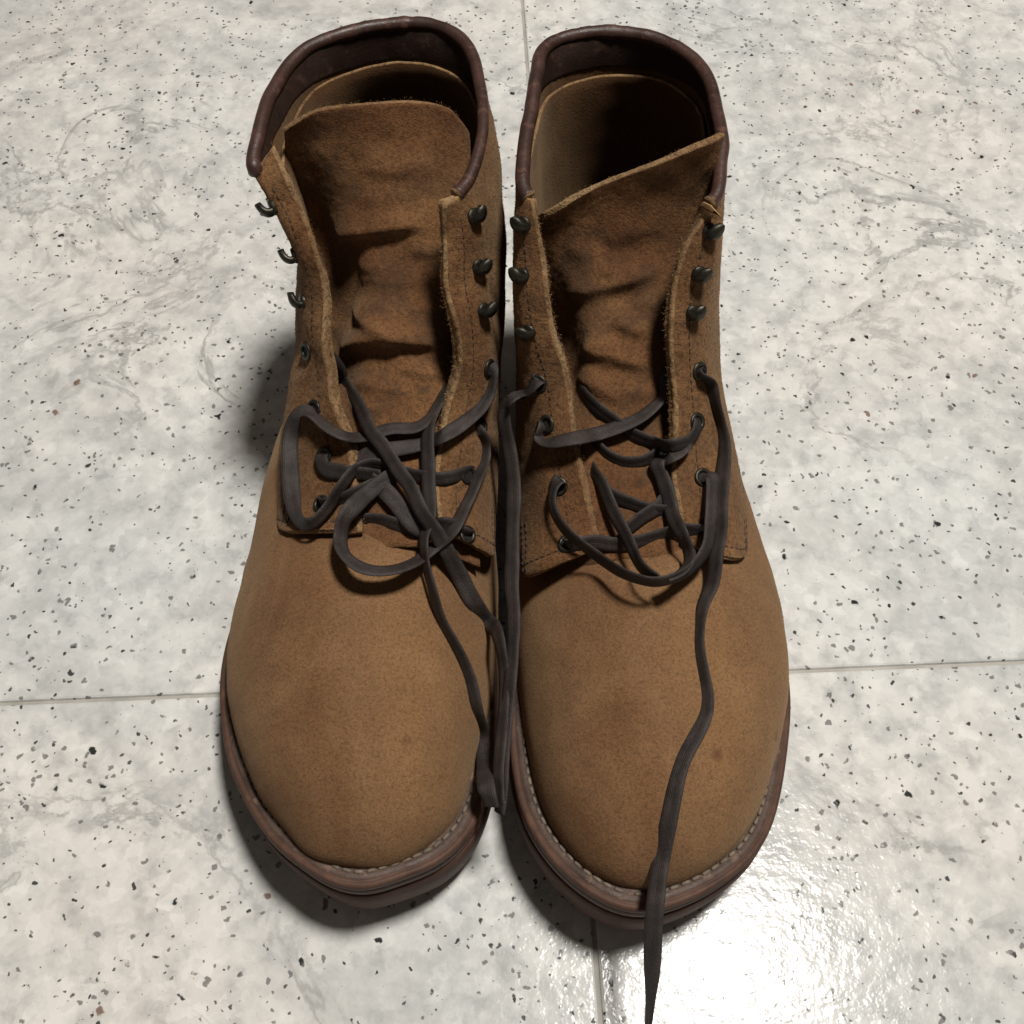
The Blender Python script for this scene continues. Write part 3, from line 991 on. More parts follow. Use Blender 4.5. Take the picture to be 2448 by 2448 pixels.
A = np.array
LEFT = dict(
    label='brown suede boot whose creased tongue stands upright behind knotted, crossing laces',
    origin=(-55, 250), dy=0.0,
    outline=[(-51.1, 90.0), (-64.7, 92.9), (-74.0, 98.5), (-84.7, 106.7), (-93.1, 116.6), (-100.0, 127.1), (-106.2, 138.9), (-111.9, 156.9), (-115.2, 174.1), (-114.6, 196.9), (-108, 225), (-100, 260), (-94, 290), (-91.5, 320), (-91, 350), (-87, 375), (-75, 394), (-55, 401), (-35, 395), (-22, 376), (-18, 350), (-17.5, 320), (-16, 290), (-13, 260), (-8.5, 230), (-5.6, 202.0), (-4.0, 170.8), (-5.5, 144.2), (-10.3, 120.8), (-16.6, 108.0), (-27.1, 98.3), (-38.6, 93.3)],
    vamp_outline=[(-48.6, 97.2), (-60.4, 98.3), (-69.7, 100.9), (-78.9, 108.7), (-87.1, 118.2), (-95.2, 130.2), (-102.2, 143.5), (-107.5, 158), (-110.8, 174), (-111, 198), (-108.4, 225), (-104.5, 260), (-98, 290), (-94, 315), (-55, 330), (-20, 315), (-13, 290), (-9, 260), (-6.5, 230), (-5.6, 203.0), (-6.6, 173.9), (-10.0, 152.4), (-14.0, 136.4), (-18.9, 118.9), (-25.7, 108.7), (-32.4, 102.8), (-39.9, 98.8)],
    crown=A([(85, 72), (105, 74), (125, 75), (150, 76), (175, 77.5), (200, 79.5), (210, 78), (222, 76), (240, 79), (258, 85), (276, 92), (300, 100.)]),
    thin_right=1.0,
    flap_cols=(0.115, 0.885),
    collar_u=(0.030, 0.972),
    counter=(0.13, 0.80), counter_top=(A([0, .05, .35, .5, .72, .90, .94, 1.]), A([16, 13, 14, 14.5, 14, 14, 18, 48.])),
    vamp_creases=[], quarter_creases=[], tongue_creases=[], hooks=[], eyelets=[], laces=[],
    quarter=[
        # c0 facing ... heel ... c12 facing ; bottom row first
        [(-56, 211, 82), (-70, 212, 76), (-90, 221, 66), (-91, 262, 40), (-90, 302, 36), (-88, 366, 32), (-55, 398, 32), (-22, 366, 32), (-18, 302, 36), (-15, 257, 40), (-7, 214, 58), (-17, 210, 74), (-27, 211, 82)],
        [(-61, 239, 92), (-73, 239, 84), (-90, 243, 71), (-93.5, 277, 58), (-92, 312, 55), (-88, 368, 52), (-55, 399, 55), (-20, 370, 52), (-12.5, 312, 55), (-8, 276, 57), (-6.5, 240, 64), (-16, 235, 84), (-28, 236, 92)],
        [(-67.5, 258, 102), (-76, 259, 95), (-88, 262, 82), (-90, 290, 77), (-89, 318, 78), (-87, 369, 78), (-55, 397, 80), (-19, 371, 78), (-11, 322, 78), (-7, 293, 78), (-6, 263, 80), (-13.5, 256, 96), (-23, 256, 105)],
        [(-69, 277, 122), (-76, 280, 118), (-82, 290, 112), (-84.5, 310, 109), (-85, 331, 110), (-82, 371, 110), (-53, 393, 112), (-18, 372, 110), (-5, 336, 110), (-3, 313, 109), (-4.5, 287, 110), (-11, 272, 119), (-19.5, 267.5, 122)],
        [(-70, 288.5, 142), (-77, 291, 140), (-81.5, 304, 134), (-83.5, 321, 134), (-83.5, 340, 136), (-76, 371, 138), (-50, 389, 140), (-18, 374, 138), (-5, 344, 136), (-3.5, 322, 135), (-5, 301, 135), (-13, 284, 139), (-23.5, 278, 141)],
        [(-74, 298, 154), (-82, 299, 153.5), (-85.5, 310, 151), (-86, 327, 152), (-85, 346, 154), (-75, 374, 155), (-48, 389, 156), (-19, 376, 155), (-7.5, 348, 155), (-5.5, 327, 154), (-7, 309, 153), (-13.5, 292, 152), (-23.5, 286, 152)],
        [(-84, 317, 170), (-91, 309.5, 165), (-92, 321, 166), (-91.5, 337, 167), (-87.5, 355, 166), (-74, 379, 165.5), (-46, 391, 165), (-20, 382.5, 165.5), (-10.5, 353, 166), (-9.5, 333, 167), (-12, 314, 166), (-17.5, 299, 165), (-23.5, 292.5, 165)],
    ],
    tongue=[
        [(-74, 206, 66), (-66, 206.5, 70.5), (-58, 207, 75), (-42, 207, 78), (-28, 207, 75), (-12, 206, 64)],
        [(-74.2, 242.8, 77.3), (-65.5, 241.9, 82.7), (-56.8, 241, 88), (-43, 241, 90), (-28.2, 240.4, 88), (-12.8, 240.5, 78.8)],
        [(-76.5, 288, 91), (-66.5, 281, 94), (-56.2, 269, 101), (-44, 266, 103), (-28.8, 266.1, 101), (-11.2, 271.5, 90.2)],
        [(-78, 312, 110), (-68, 305, 113), (-56, 293, 120), (-45, 288, 122), (-28, 287.5, 120), (-11, 293, 109)],
        [(-80, 323, 132), (-70, 318, 135), (-59, 309, 141), (-46, 305, 142), (-27, 303.5, 141), (-12, 304, 131)],
        [(-83, 327, 154), (-75, 324, 157), (-64, 320, 160), (-46, 317, 161), (-26, 317.5, 158), (-14, 318, 147)],
        [(-81, 326, 168.5), (-74, 325.5, 174), (-66, 325.5, 178), (-46, 326, 180.5), (-24.4, 329.7, 176), (-15.3, 330.5, 163.8)],
    ],
)
RIGHT = dict(
    label='brown suede boot with slanting tongue and one long lace trailing over its toe',
    origin=(51, 245), dy=-6.0,
    outline=[(41.5, 82.5), (56.9, 84.9), (73.6, 93.0), (88.4, 106.0), (99.5, 128.7), (104.8, 146.7), (108.5, 163.7), (109.5, 186.7), (104.5, 220), (97, 255), (91, 290), (89, 320), (88, 345), (84, 370), (72, 388), (52, 395), (32, 389), (19, 371), (14, 345), (12, 315), (10, 285), (7, 255), (3.5, 225), (0.5, 197.0), (-1.5, 165.9), (0.0, 136.1), (3.9, 118.1), (12.7, 101.8), (25.1, 89.4)],
    vamp_outline=[(44.7, 89.9), (55.5, 91.4), (67.4, 96.1), (78.5, 105.1), (86.9, 116.4), (94.1, 130.4), (100.8, 147.4), (106.6, 166.7), (108.5, 187.7), (106.7, 213.4), (101, 240), (95, 268), (91, 290), (86, 312), (50, 325), (20, 312), (13, 290), (8, 260), (4, 230), (2.0, 203.1), (2.0, 172.2), (4.2, 149.6), (6.7, 135.8), (11.6, 118.7), (18.4, 105.1), (29.0, 94.6)],
    crown=A([(80, 72), (100, 74), (120, 75), (144, 76), (169, 77.5), (194, 79.5), (204, 78), (216, 76), (234, 79), (252, 85), (270, 92), (294, 100.)]),
    thin_right=0.4,
    flap_cols=(0.115, 0.885),
    collar_u=(0.018, 0.982),
    counter=(0.125, 0.84), counter_top=(A([0, .04, .12, .3, .5, .62, .8, 1.]), A([26, 13, 14, 17, 17, 17, 22, 50.])),
    vamp_creases=[], quarter_creases=[], tongue_creases=[], hooks=[], eyelets=[], laces=[],
    quarter=[
        [(33, 206, 80), (21, 202, 76), (4, 203, 62), (12, 251, 40), (15, 296, 36), (17, 360, 32), (51, 391, 32), (86, 360, 32), (86, 296, 36), (87, 252, 40), (90, 212, 63), (77, 203, 75), (63, 207, 82)],
        [(25, 233, 95), (15.5, 230, 89.5), (3, 233, 66), (5, 270, 57), (10, 305, 55), (17, 363, 52), (51, 392, 55), (86, 364, 52), (88.5, 306, 55), (89, 270, 58), (91.5, 235, 66), (77, 231, 87), (60, 232, 96)],
        [(20.5, 257, 113), (11.5, 256, 108), (2.5, 259, 84), (4, 285, 79), (8, 316, 78), (16, 364, 78), (51, 390, 80), (84, 364, 78), (86, 312, 78), (85, 287, 79), (84, 260, 85), (73, 251, 100), (59.7, 250, 108)],
        [(14.5, 268, 130), (6, 268, 126), (1.5, 281, 115), (2, 305, 111), (5, 330, 111), (14, 365, 111), (49, 387, 112), (79, 364, 110), (81, 328, 110), (81, 307, 109), (79, 285, 111), (70, 268, 121), (57.5, 263, 125)],
        [(12, 278, 144), (3.5, 280, 142), (0.5, 294, 136), (1, 316, 136), (4, 338, 137), (14, 367, 138), (47, 384, 140), (76, 364, 138), (79, 336, 136), (79.5, 317, 134), (77.5, 297, 134), (69.5, 279, 140), (57.5, 275, 142)],
        [(10, 287, 154), (3, 289, 154), (0.8, 302, 153), (1.5, 322, 154), (5, 343, 155), (14.5, 372, 157), (44, 384, 156), (71, 367, 155), (77, 338, 154), (77.5, 320, 153.5), (75.5, 302, 153), (71, 287, 153), (61, 285, 154)],
        [(7, 295, 165), (4, 297.5, 165), (3.5, 312, 166), (5, 333, 167), (8, 353, 168), (14.5, 378, 165.5), (40, 386, 165), (65, 375, 165.5), (75, 348, 166.5), (76.5, 329, 167), (75, 312, 166), (71.5, 297, 164.5), (68, 292, 163)],
    ],
    tongue=[
        [(18, 202, 64), (25.5, 202, 69.5), (33, 202, 75), (48, 202, 78), (64, 202, 75), (80, 202, 64)],
        [(11.8, 238.8, 79.3), (20, 238.4, 84.2), (28.2, 238, 89), (44, 238, 91), (59.8, 237.4, 89), (77.2, 236.5, 80.8)],
        [(11.5, 285, 92), (21.5, 278, 95), (29.5, 266, 102), (41, 263, 104), (57.2, 263.1, 102), (73.8, 265.5, 93.2)],
        [(5.5, 305, 109), (15.5, 298, 112), (26, 286, 119), (38, 283, 121), (54, 282.5, 120), (70, 286, 110)],
        [(3, 310, 126), (13, 305, 130), (25, 299, 135.5), (38, 297, 139), (54, 297.5, 140), (69, 300, 132)],
        [(6, 309, 138), (15, 307, 143.5), (27, 305, 150), (40, 303.5, 157), (56, 305, 163), (71, 308, 160)],
        [(13, 306, 146.5), (21, 306, 153.8), (30, 306, 160.8), (48, 305, 171.5), (66, 308, 178), (73, 312.5, 178.5)],
    ],
)

# measured places (mm) of hooks, eyelets, lace strands and leather folds
BAKED = {
 'left': {
  'hooks': [
   ([-85.4, 302.4, 154.8], [-0.84, -0.53, -0.09], [-0.64, 0.92, 0.49]),
   ([-79.3, 294.1, 139.3], [-0.92, -0.39, -0.06], [-0.37, 0.79, 0.53]),
   ([-78.2, 286.3, 123.3], [-0.91, -0.32, 0.26], [-0.17, 0.87, 0.48]),
   ([-13.5, 295.6, 157.3], [0.71, -0.48, 0.51], [0.06, 0.86, 0.73]),
   ([-12.1, 286.8, 141.2], [0.7, -0.6, 0.38], [0.37, 0.84, 0.64]),
   ([-10.6, 278.1, 127.8], [0.8, -0.5, 0.34], [0.28, 0.81, 0.54]),
  ],
  'eyelets': [
   ([-78.3, 275.2, 107.8], [-0.76, -0.54, 0.37]),
   ([-75.6, 257.7, 94.8], [-0.64, -0.44, 0.63]),
   ([-71.6, 241.7, 86.3], [-0.47, -0.43, 0.77]),
   ([-72.2, 224.2, 79.7], [-0.48, -0.14, 0.86]),
   ([-8.6, 268.3, 106.4], [0.87, -0.44, 0.23]),
   ([-11.8, 252.7, 89.7], [0.83, -0.36, 0.42]),
   ([-16.6, 234.4, 84.0], [0.65, -0.42, 0.63]),
   ([-16.7, 211.9, 77.9], [0.58, -0.19, 0.79]),
  ],
  'laces': [
   ([[-71.7, 275.0, 107.5], [-68.7, 273.9, 102.4], [-66.2, 274.3, 92.1], [-60.1, 261.5, 95.4], [-55.8, 251.6, 97.7], [-52.0, 243.6, 98.0], [-48.4, 239.0, 97.8], [-42.4, 229.8, 95.3], [-36.7, 221.6, 93.6], [-33.1, 214.3, 90.7], [-30.4, 211.1, 88.4], [-23.5, 203.0, 78.7], [-19.0, 197.6, 69.7], [-14.6, 191.6, 62.6], [-9.3, 188.5, 52.1], [-4.9, 175.7, 64.0], [-3.1, 165.9, 60.0], [-3.1, 151.9, 59.0], [-4.1, 138.3, 58.0], [-4.8, 125.1, 57.0], [-3.7, 116.0, 55.0]], [[0.11, -0.96, 0.26], [0.58, -0.78, 0.24], [-0.68, -0.66, 0.33], [-0.82, -0.25, 0.51], [-0.71, -0.23, 0.67], [-0.68, -0.39, 0.62], [-0.55, -0.51, 0.67], [-0.54, -0.52, 0.66], [-0.53, -0.52, 0.67], [-0.48, -0.6, 0.64], [-0.33, -0.81, 0.49], [-0.06, -0.82, 0.56], [-0.03, -0.82, 0.57], [0.3, -0.77, 0.56], [-0.53, -0.25, 0.81], [-0.82, -0.02, 0.58], [-0.81, -0.18, 0.56], [-0.8, -0.01, 0.6], [-0.76, 0.0, 0.65], [-0.82, -0.09, 0.56], [-0.94, -0.18, 0.3]], 6.6, None),
   ([[-21.7, 271.9, 107.6], [-24.0, 275.1, 95.0], [-25.9, 263.5, 99.1], [-27.7, 258.1, 98.6], [-29.8, 253.4, 97.6], [-31.3, 246.3, 98.0], [-31.6, 240.7, 96.4], [-31.2, 233.1, 93.1], [-30.8, 223.5, 90.2], [-30.5, 215.9, 86.2], [-32.1, 207.7, 84.7], [-32.1, 203.0, 85.1], [-31.3, 196.7, 81.9], [-29.2, 189.4, 80.3], [-26.5, 181.1, 74.3], [-20.2, 170.9, 66.8], [-15.6, 161.7, 60.5], [-13.2, 152.9, 53.3], [-11.1, 146.4, 38.7], [-9.9, 135.9, 42.1], [-8.5, 119.9, 58.0], [-7.2, 116.0, 55.0]], [[-0.45, -0.88, -0.15], [0.21, -0.74, 0.63], [-0.66, 0.29, 0.69], [-0.63, 0.13, 0.77], [-0.58, 0.14, 0.8], [-0.69, 0.03, 0.73], [-0.64, -0.27, 0.72], [-0.49, -0.32, 0.81], [-0.5, -0.34, 0.8], [-0.56, -0.23, 0.79], [-0.76, 0.03, 0.65], [-0.88, -0.18, 0.43], [-0.88, -0.32, 0.36], [-0.84, -0.42, 0.34], [-0.75, -0.59, 0.31], [-0.67, -0.64, 0.38], [-0.6, -0.62, 0.51], [-0.52, -0.75, 0.42], [-0.37, -0.56, 0.74], [-0.07, 0.58, 0.81], [-0.41, 0.46, 0.79], [-0.58, -0.6, 0.54]], 6.6, None),
   ([[-8.8, 269.2, 107.0], [-7.8, 267.3, 103.8], [-8.9, 262.3, 99.6], [-11.8, 256.2, 98.1], [-16.5, 250.1, 98.5], [-21.4, 245.2, 99.2], [-26.0, 241.5, 99.4], [-29.5, 244.0, 93.6], [-36.1, 241.9, 93.2], [-44.2, 240.3, 93.1], [-49.9, 239.7, 92.8], [-55.1, 239.4, 90.4], [-59.3, 237.8, 87.8]], [[0.48, -0.68, 0.56], [-0.83, -0.41, 0.39], [-0.59, -0.18, 0.78], [-0.27, 0.08, 0.96], [-0.02, 0.11, 0.99], [0.02, 0.08, 1.0], [-0.55, -0.09, 0.83], [-0.52, -0.03, 0.85], [-0.02, -0.04, 1.0], [0.0, -0.16, 0.99], [-0.22, -0.2, 0.96], [-0.46, -0.09, 0.88], [-0.48, -0.16, 0.86]], 6.6, None),
   ([[-22.0, 272.2, 105.9], [-24.4, 274.0, 94.5], [-26.3, 263.4, 98.2], [-28.6, 256.8, 97.7], [-31.6, 251.3, 97.1], [-36.1, 248.0, 96.3], [-44.3, 247.7, 96.0], [-52.1, 246.0, 94.9], [-57.7, 245.9, 92.7], [-62.2, 243.4, 97.2], [-70.4, 248.6, 96.7], [-76.0, 254.2, 96.1], [-79.7, 256.5, 94.7], [-83.6, 255.8, 90.1], [-85.9, 251.2, 84.3], [-85.4, 241.2, 81.2], [-84.0, 230.1, 79.7], [-81.8, 221.1, 80.2], [-77.7, 214.1, 83.1], [-73.8, 212.2, 85.6], [-70.4, 215.2, 86.2], [-65.7, 221.2, 88.8], [-60.9, 227.2, 92.8], [-56.7, 233.5, 90.6], [-52.1, 235.1, 90.5], [-45.9, 233.7, 89.7], [-37.9, 231.6, 88.6], [-27.6, 228.7, 90.1], [-21.1, 231.5, 87.6], [-17.5, 234.7, 84.9], [-16.2, 237.0, 81.7]], [[-0.51, -0.86, -0.03], [0.23, -0.7, 0.67], [-0.74, 0.29, 0.61], [-0.68, 0.23, 0.7], [-0.49, 0.29, 0.82], [-0.16, 0.27, 0.95], [-0.11, 0.21, 0.97], [-0.26, 0.17, 0.95], [0.13, 0.32, 0.94], [0.35, 0.3, 0.89], [0.29, 0.46, 0.84], [0.28, 0.53, 0.8], [-0.59, 0.17, 0.79], [-0.56, -0.55, 0.62], [0.09, -0.53, 0.84], [0.17, -0.2, 0.97], [-0.09, -0.06, 0.99], [-0.57, -0.05, 0.82], [-0.79, -0.46, 0.41], [0.08, -0.98, 0.16], [0.69, -0.69, 0.22], [0.7, -0.68, 0.23], [0.77, -0.59, 0.25], [0.67, -0.72, 0.15], [0.03, -0.99, 0.14], [-0.19, -0.94, 0.27], [-0.25, -0.9, 0.35], [0.02, -0.91, 0.41], [0.6, -0.73, 0.34], [0.8, -0.58, 0.12], [0.69, -0.69, -0.23]], 6.6, None),
   ([[-14.8, 250.6, 90.4], [-11.9, 249.2, 90.0], [-10.4, 247.2, 86.2], [-10.2, 243.0, 83.7], [-11.7, 236.9, 84.0], [-13.8, 230.6, 84.1], [-15.5, 225.5, 84.1], [-18.1, 218.7, 84.6], [-22.2, 208.9, 85.4], [-28.2, 206.0, 79.9], [-33.2, 200.6, 80.6], [-35.6, 196.9, 83.8], [-39.7, 192.9, 87.2], [-46.9, 190.2, 89.9], [-53.5, 190.7, 91.7], [-59.1, 195.5, 91.3], [-62.3, 206.2, 87.8], [-61.1, 210.4, 90.9], [-57.2, 217.0, 91.4], [-53.3, 223.5, 88.8], [-48.6, 227.6, 89.2], [-43.9, 231.7, 88.8]], [[0.02, -0.26, 0.96], [-0.59, -0.81, 0.04], [-0.73, -0.57, 0.36], [-0.73, -0.05, 0.68], [-0.61, 0.21, 0.77], [-0.6, 0.21, 0.77], [-0.58, 0.24, 0.78], [-0.49, 0.26, 0.84], [-0.48, 0.05, 0.87], [-0.48, 0.14, 0.87], [-0.18, 0.51, 0.84], [-0.01, 0.65, 0.76], [0.07, 0.6, 0.8], [0.19, 0.5, 0.84], [0.27, 0.4, 0.87], [0.45, 0.45, 0.77], [0.71, 0.11, 0.69], [0.68, -0.5, 0.54], [0.46, -0.13, 0.88], [0.46, -0.2, 0.86], [0.32, -0.37, 0.87], [0.57, -0.6, 0.56]], 6.6, None),
   ([[-52.9, 230.3, 87.3], [-47.2, 224.9, 87.7], [-41.0, 217.9, 86.3], [-35.1, 211.9, 83.6], [-29.8, 212.1, 80.9], [-24.6, 211.7, 85.6], [-20.4, 211.8, 82.2], [-17.2, 211.6, 78.7], [-16.4, 212.9, 74.9]], [[-0.61, -0.61, 0.51], [-0.19, -0.26, 0.95], [-0.07, -0.35, 0.93], [0.13, -0.53, 0.84], [-0.14, -0.74, 0.66], [-0.11, -0.76, 0.64], [0.22, -0.94, 0.24], [0.05, -0.99, -0.11], [0.94, -0.34, 0.09]], 6.6, None),
   ([[-71.6, 243.4, 85.2], [-72.5, 240.7, 87.1], [-71.4, 236.4, 87.0], [-66.5, 233.0, 88.6], [-60.9, 230.9, 90.7], [-55.0, 232.2, 87.7], [-48.8, 230.8, 88.4]], [[0.1, 0.54, 0.84], [-0.58, 0.18, 0.79], [-0.65, -0.37, 0.67], [-0.53, -0.66, 0.53], [-0.01, -0.85, 0.53], [0.07, -0.91, 0.42], [-0.25, -0.91, 0.33]], 6.6, None),
   ([[-73.2, 225.7, 77.7], [-70.6, 223.2, 81.7], [-64.5, 222.3, 85.1], [-57.9, 224.0, 88.0], [-51.8, 228.2, 86.9]], [[-0.86, -0.11, 0.5], [-0.3, -0.95, -0.08], [-0.01, -0.99, 0.14], [0.36, -0.88, 0.32], [0.57, -0.75, 0.32]], 6.6, None),
   ([[-60.2, 214.2, 83.2], [-54.7, 216.8, 80.7], [-46.6, 215.0, 81.8], [-38.6, 211.9, 81.4], [-32.7, 210.2, 80.4]], [[0.45, -0.89, 0.04], [0.09, -0.96, 0.26], [-0.28, -0.88, 0.39], [-0.26, -0.87, 0.41], [-0.21, -0.93, 0.31]], 6.6, None),
  ],
  'tongue_creases': [
   ([[-69.4, 313.9, 124.4], [-63.0, 309.3, 133.5], [-54.0, 305.1, 140.2], [-46.0, 304.8, 142.1], [-37.1, 304.9, 143.4], [-27.5, 304.2, 141.9]], 9, 2.2, 4.6),
   ([[-62.3, 295.9, 111.4], [-55.7, 286.6, 113.5], [-46.3, 278.2, 112.3], [-39.3, 276.5, 110.7]], 9, 2.6, 3.2),
   ([[-70.6, 286.6, 93.2], [-63.2, 282.6, 99.5], [-50.0, 277.2, 110.8], [-40.7, 277.0, 111.1], [-31.6, 277.0, 110.0], [-24.5, 275.9, 105.2]], 8, 2.2, 5.5),
   ([[-64.4, 272.2, 92.0], [-51.6, 263.7, 100.4], [-35.4, 260.9, 99.5]], 6, 2.6, 1.5),
   ([[-58.5, 318.3, 159.8], [-43.1, 316.0, 159.4], [-22.3, 319.6, 157.2]], 8, 3.0, 1.8),
   ([[-60.3, 314.4, 150.1], [-47.5, 311.5, 151.0], [-31.9, 312.2, 153.0]], 7, 3.5, 1.4),
   ([[-59.8, 299.8, 121.0], [-44.7, 292.5, 126.9], [-30.8, 292.9, 127.7]], 5, 2.5, 1.3),
   ([[-58.0, 292.1, 114.7], [-41.1, 285.5, 119.3], [-25.2, 287.7, 118.8]], 7, 3, 1.6),
   ([[-40.3, 299.9, 137.0], [-30.6, 298.9, 135.9], [-23.8, 301.2, 136.3]], 5, 2.2, 1.6),
   ([[-59.4, 302.1, 125.8], [-50.6, 296.1, 130.0], [-42.5, 296.0, 131.8]], 5, 2.4, 1.2),
   ([[-45.5, 270.2, 105.2], [-33.4, 267.6, 103.3], [-24.6, 270.2, 100.7]], 5, 2.2, 1.8),
   ([[-65.2, 264.8, 88.9], [-55.8, 257.2, 95.1], [-45.5, 256.3, 97.0]], 5, 2.2, 1.2),
  ],
  'vamp_creases': [
   ([[-102.7, 190.5, 58.1], [-77.6, 178.3, 75.4], [-58.2, 179.1, 78.1], [-39.4, 177.9, 75.3]], 9, 5, 1.3),
   ([[-63.8, 150.3, 75.6], [-38.3, 154.4, 73.7], [-13.0, 160.2, 51.0]], 9, 5, 1.3),
   ([[-95.7, 167.3, 64.0], [-76.1, 160.9, 74.1], [-60.8, 160.8, 76.5]], 8, 5, 1.1),
   ([[-78.4, 188.0, 76.3], [-62.4, 184.6, 78.8]], 6, 4, 0.6),
  ],
  'quarter_creases': [
   ([[-113.9, 384.1, 0.0], [-83.2, 280.3, 102.2], [-83.4, 270.3, 95.1]], 7, 1.2),
   ([[-5.2, 289.6, 122.0], [-3.3, 290.0, 109.5]], 6, 1.0),
  ],
 },
 'right': {
  'hooks': [
   ([4.0, 290.8, 158.1], [-0.55, -0.71, 0.44], [-0.47, 0.79, 0.67]),
   ([3.6, 281.1, 142.6], [-0.59, -0.62, 0.53], [-0.47, 0.84, 0.47]),
   ([6.0, 268.9, 126.4], [-0.49, -0.78, 0.39], [-0.6, 0.58, 0.4]),
   ([68.8, 288.2, 157.4], [0.46, -0.74, 0.49], [0.65, 0.78, 0.58]),
   ([66.1, 279.5, 145.3], [0.29, -0.83, 0.47], [0.66, 0.59, 0.63]),
   ([65.0, 272.2, 133.1], [0.42, -0.73, 0.54], [0.47, 0.69, 0.59]),
  ],
  'eyelets': [
   ([9.9, 258.6, 109.4], [-0.5, -0.72, 0.48]),
   ([13.0, 246.8, 100.0], [-0.65, -0.51, 0.55]),
   ([17.4, 227.3, 87.4], [-0.27, -0.49, 0.83]),
   ([20.4, 206.7, 80.2], [-0.24, -0.13, 0.96]),
   ([69.3, 261.2, 113.4], [0.59, -0.59, 0.55]),
   ([69.0, 247.1, 101.0], [0.57, -0.47, 0.67]),
   ([71.2, 229.4, 90.3], [0.32, -0.36, 0.88]),
   ([72.4, 210.0, 82.4], [0.29, -0.26, 0.92]),
  ],
  'laces': [
   ([[64.1, 274.7, 104.0], [60.5, 268.0, 106.0], [58.6, 263.5, 106.0], [57.1, 259.0, 102.7], [54.2, 255.2, 101.1], [48.0, 249.8, 100.2], [40.0, 246.2, 99.1], [31.9, 244.1, 97.7], [23.3, 237.6, 104.3], [16.9, 237.7, 102.0], [12.6, 240.3, 98.3], [10.7, 243.5, 96.5], [11.9, 245.9, 98.5], [12.9, 248.5, 97.6]], [[0.66, -0.13, 0.74], [-0.08, 0.21, 0.97], [0.21, -0.41, 0.89], [-0.76, 0.03, 0.65], [-0.48, 0.24, 0.85], [-0.29, 0.25, 0.92], [-0.21, 0.16, 0.96], [0.22, 0.15, 0.96], [0.22, 0.15, 0.96], [-0.45, 0.17, 0.88], [-0.31, 0.46, 0.83], [0.77, 0.07, 0.63], [0.86, -0.44, 0.27], [-0.22, 0.41, 0.89]], 6.6, None),
   ([[24.9, 271.8, 90.5], [26.4, 264.6, 96.7], [29.7, 257.2, 99.4], [33.7, 252.3, 99.8], [38.6, 249.3, 97.8], [42.6, 246.4, 96.4], [47.0, 243.6, 96.3], [53.5, 241.2, 95.6], [58.7, 235.4, 102.0], [63.8, 237.3, 101.3], [67.7, 241.8, 100.5], [69.2, 246.0, 101.2], [69.1, 249.0, 99.0]], [[-0.8, 0.28, 0.53], [-0.96, -0.25, 0.11], [-0.86, -0.45, 0.24], [-0.61, -0.74, 0.28], [-0.47, -0.85, 0.23], [-0.51, -0.82, 0.24], [-0.41, -0.89, 0.21], [-0.63, -0.75, 0.21], [-0.44, -0.87, 0.2], [0.58, -0.75, 0.32], [0.79, -0.49, 0.35], [0.85, -0.05, 0.53], [0.3, 0.56, 0.77]], 6.6, None),
   ([[64.7, 238.8, 99.1], [62.2, 235.7, 98.8], [58.4, 232.6, 99.2], [56.1, 235.3, 93.7], [53.9, 233.4, 94.5], [54.6, 229.9, 93.3], [57.1, 223.7, 90.3], [59.1, 214.5, 87.4], [61.4, 204.6, 90.6], [63.9, 199.9, 86.7], [62.5, 192.8, 90.1], [58.0, 186.9, 93.3], [53.4, 184.5, 94.7]], [[-0.47, 0.3, 0.83], [-0.23, 0.25, 0.94], [-0.63, -0.07, 0.77], [-0.72, 0.05, 0.7], [-0.67, 0.12, 0.73], [-0.69, -0.46, 0.55], [-0.63, -0.43, 0.64], [-0.72, -0.15, 0.68], [-0.81, -0.29, 0.5], [-0.88, -0.1, 0.46], [-0.64, 0.56, 0.54], [-0.32, 0.7, 0.64], [-0.14, 0.69, 0.71]], 6.6, None),
   ([[18.7, 229.2, 86.5], [17.4, 227.9, 89.9], [15.7, 225.1, 90.0], [14.7, 220.2, 88.9], [16.7, 212.6, 88.3], [22.3, 204.3, 88.7], [30.0, 199.8, 84.6], [37.0, 191.3, 89.0], [43.8, 185.4, 93.1], [50.2, 183.2, 94.8], [57.2, 185.3, 94.3], [63.9, 191.0, 90.8], [69.1, 197.8, 90.5], [71.8, 206.3, 89.9], [73.3, 216.4, 90.2], [74.2, 224.8, 91.4], [73.6, 229.0, 91.8], [71.5, 229.5, 90.3], [70.7, 230.6, 87.9]], [[0.63, -0.78, -0.04], [-0.14, 0.7, 0.7], [-0.81, 0.21, 0.55], [-0.92, -0.12, 0.37], [-0.88, -0.42, 0.23], [-0.67, -0.73, 0.14], [-0.65, -0.74, 0.18], [-0.75, -0.66, 0.09], [-0.53, -0.85, 0.0], [-0.01, -1.0, 0.05], [0.51, -0.85, 0.12], [0.74, -0.62, 0.26], [0.78, -0.37, 0.5], [0.71, -0.15, 0.69], [0.61, -0.14, 0.78], [0.56, -0.11, 0.82], [0.25, 0.37, 0.9], [-0.57, 0.52, 0.63], [-0.92, -0.38, 0.13]], 6.6, None),
   ([[28.7, 238.0, 84.6], [31.0, 231.9, 89.1], [33.1, 227.3, 89.8], [36.5, 217.4, 88.6], [40.8, 207.5, 87.8], [44.3, 196.8, 88.8], [48.3, 187.0, 93.6], [51.6, 184.3, 94.7]], [[-0.65, 0.28, 0.7], [-0.94, -0.3, 0.18], [-0.85, -0.34, 0.41], [-0.8, -0.36, 0.48], [-0.83, -0.31, 0.46], [-0.91, -0.25, 0.32], [-0.88, -0.48, 0.07], [-0.62, -0.78, -0.09]], 6.6, None),
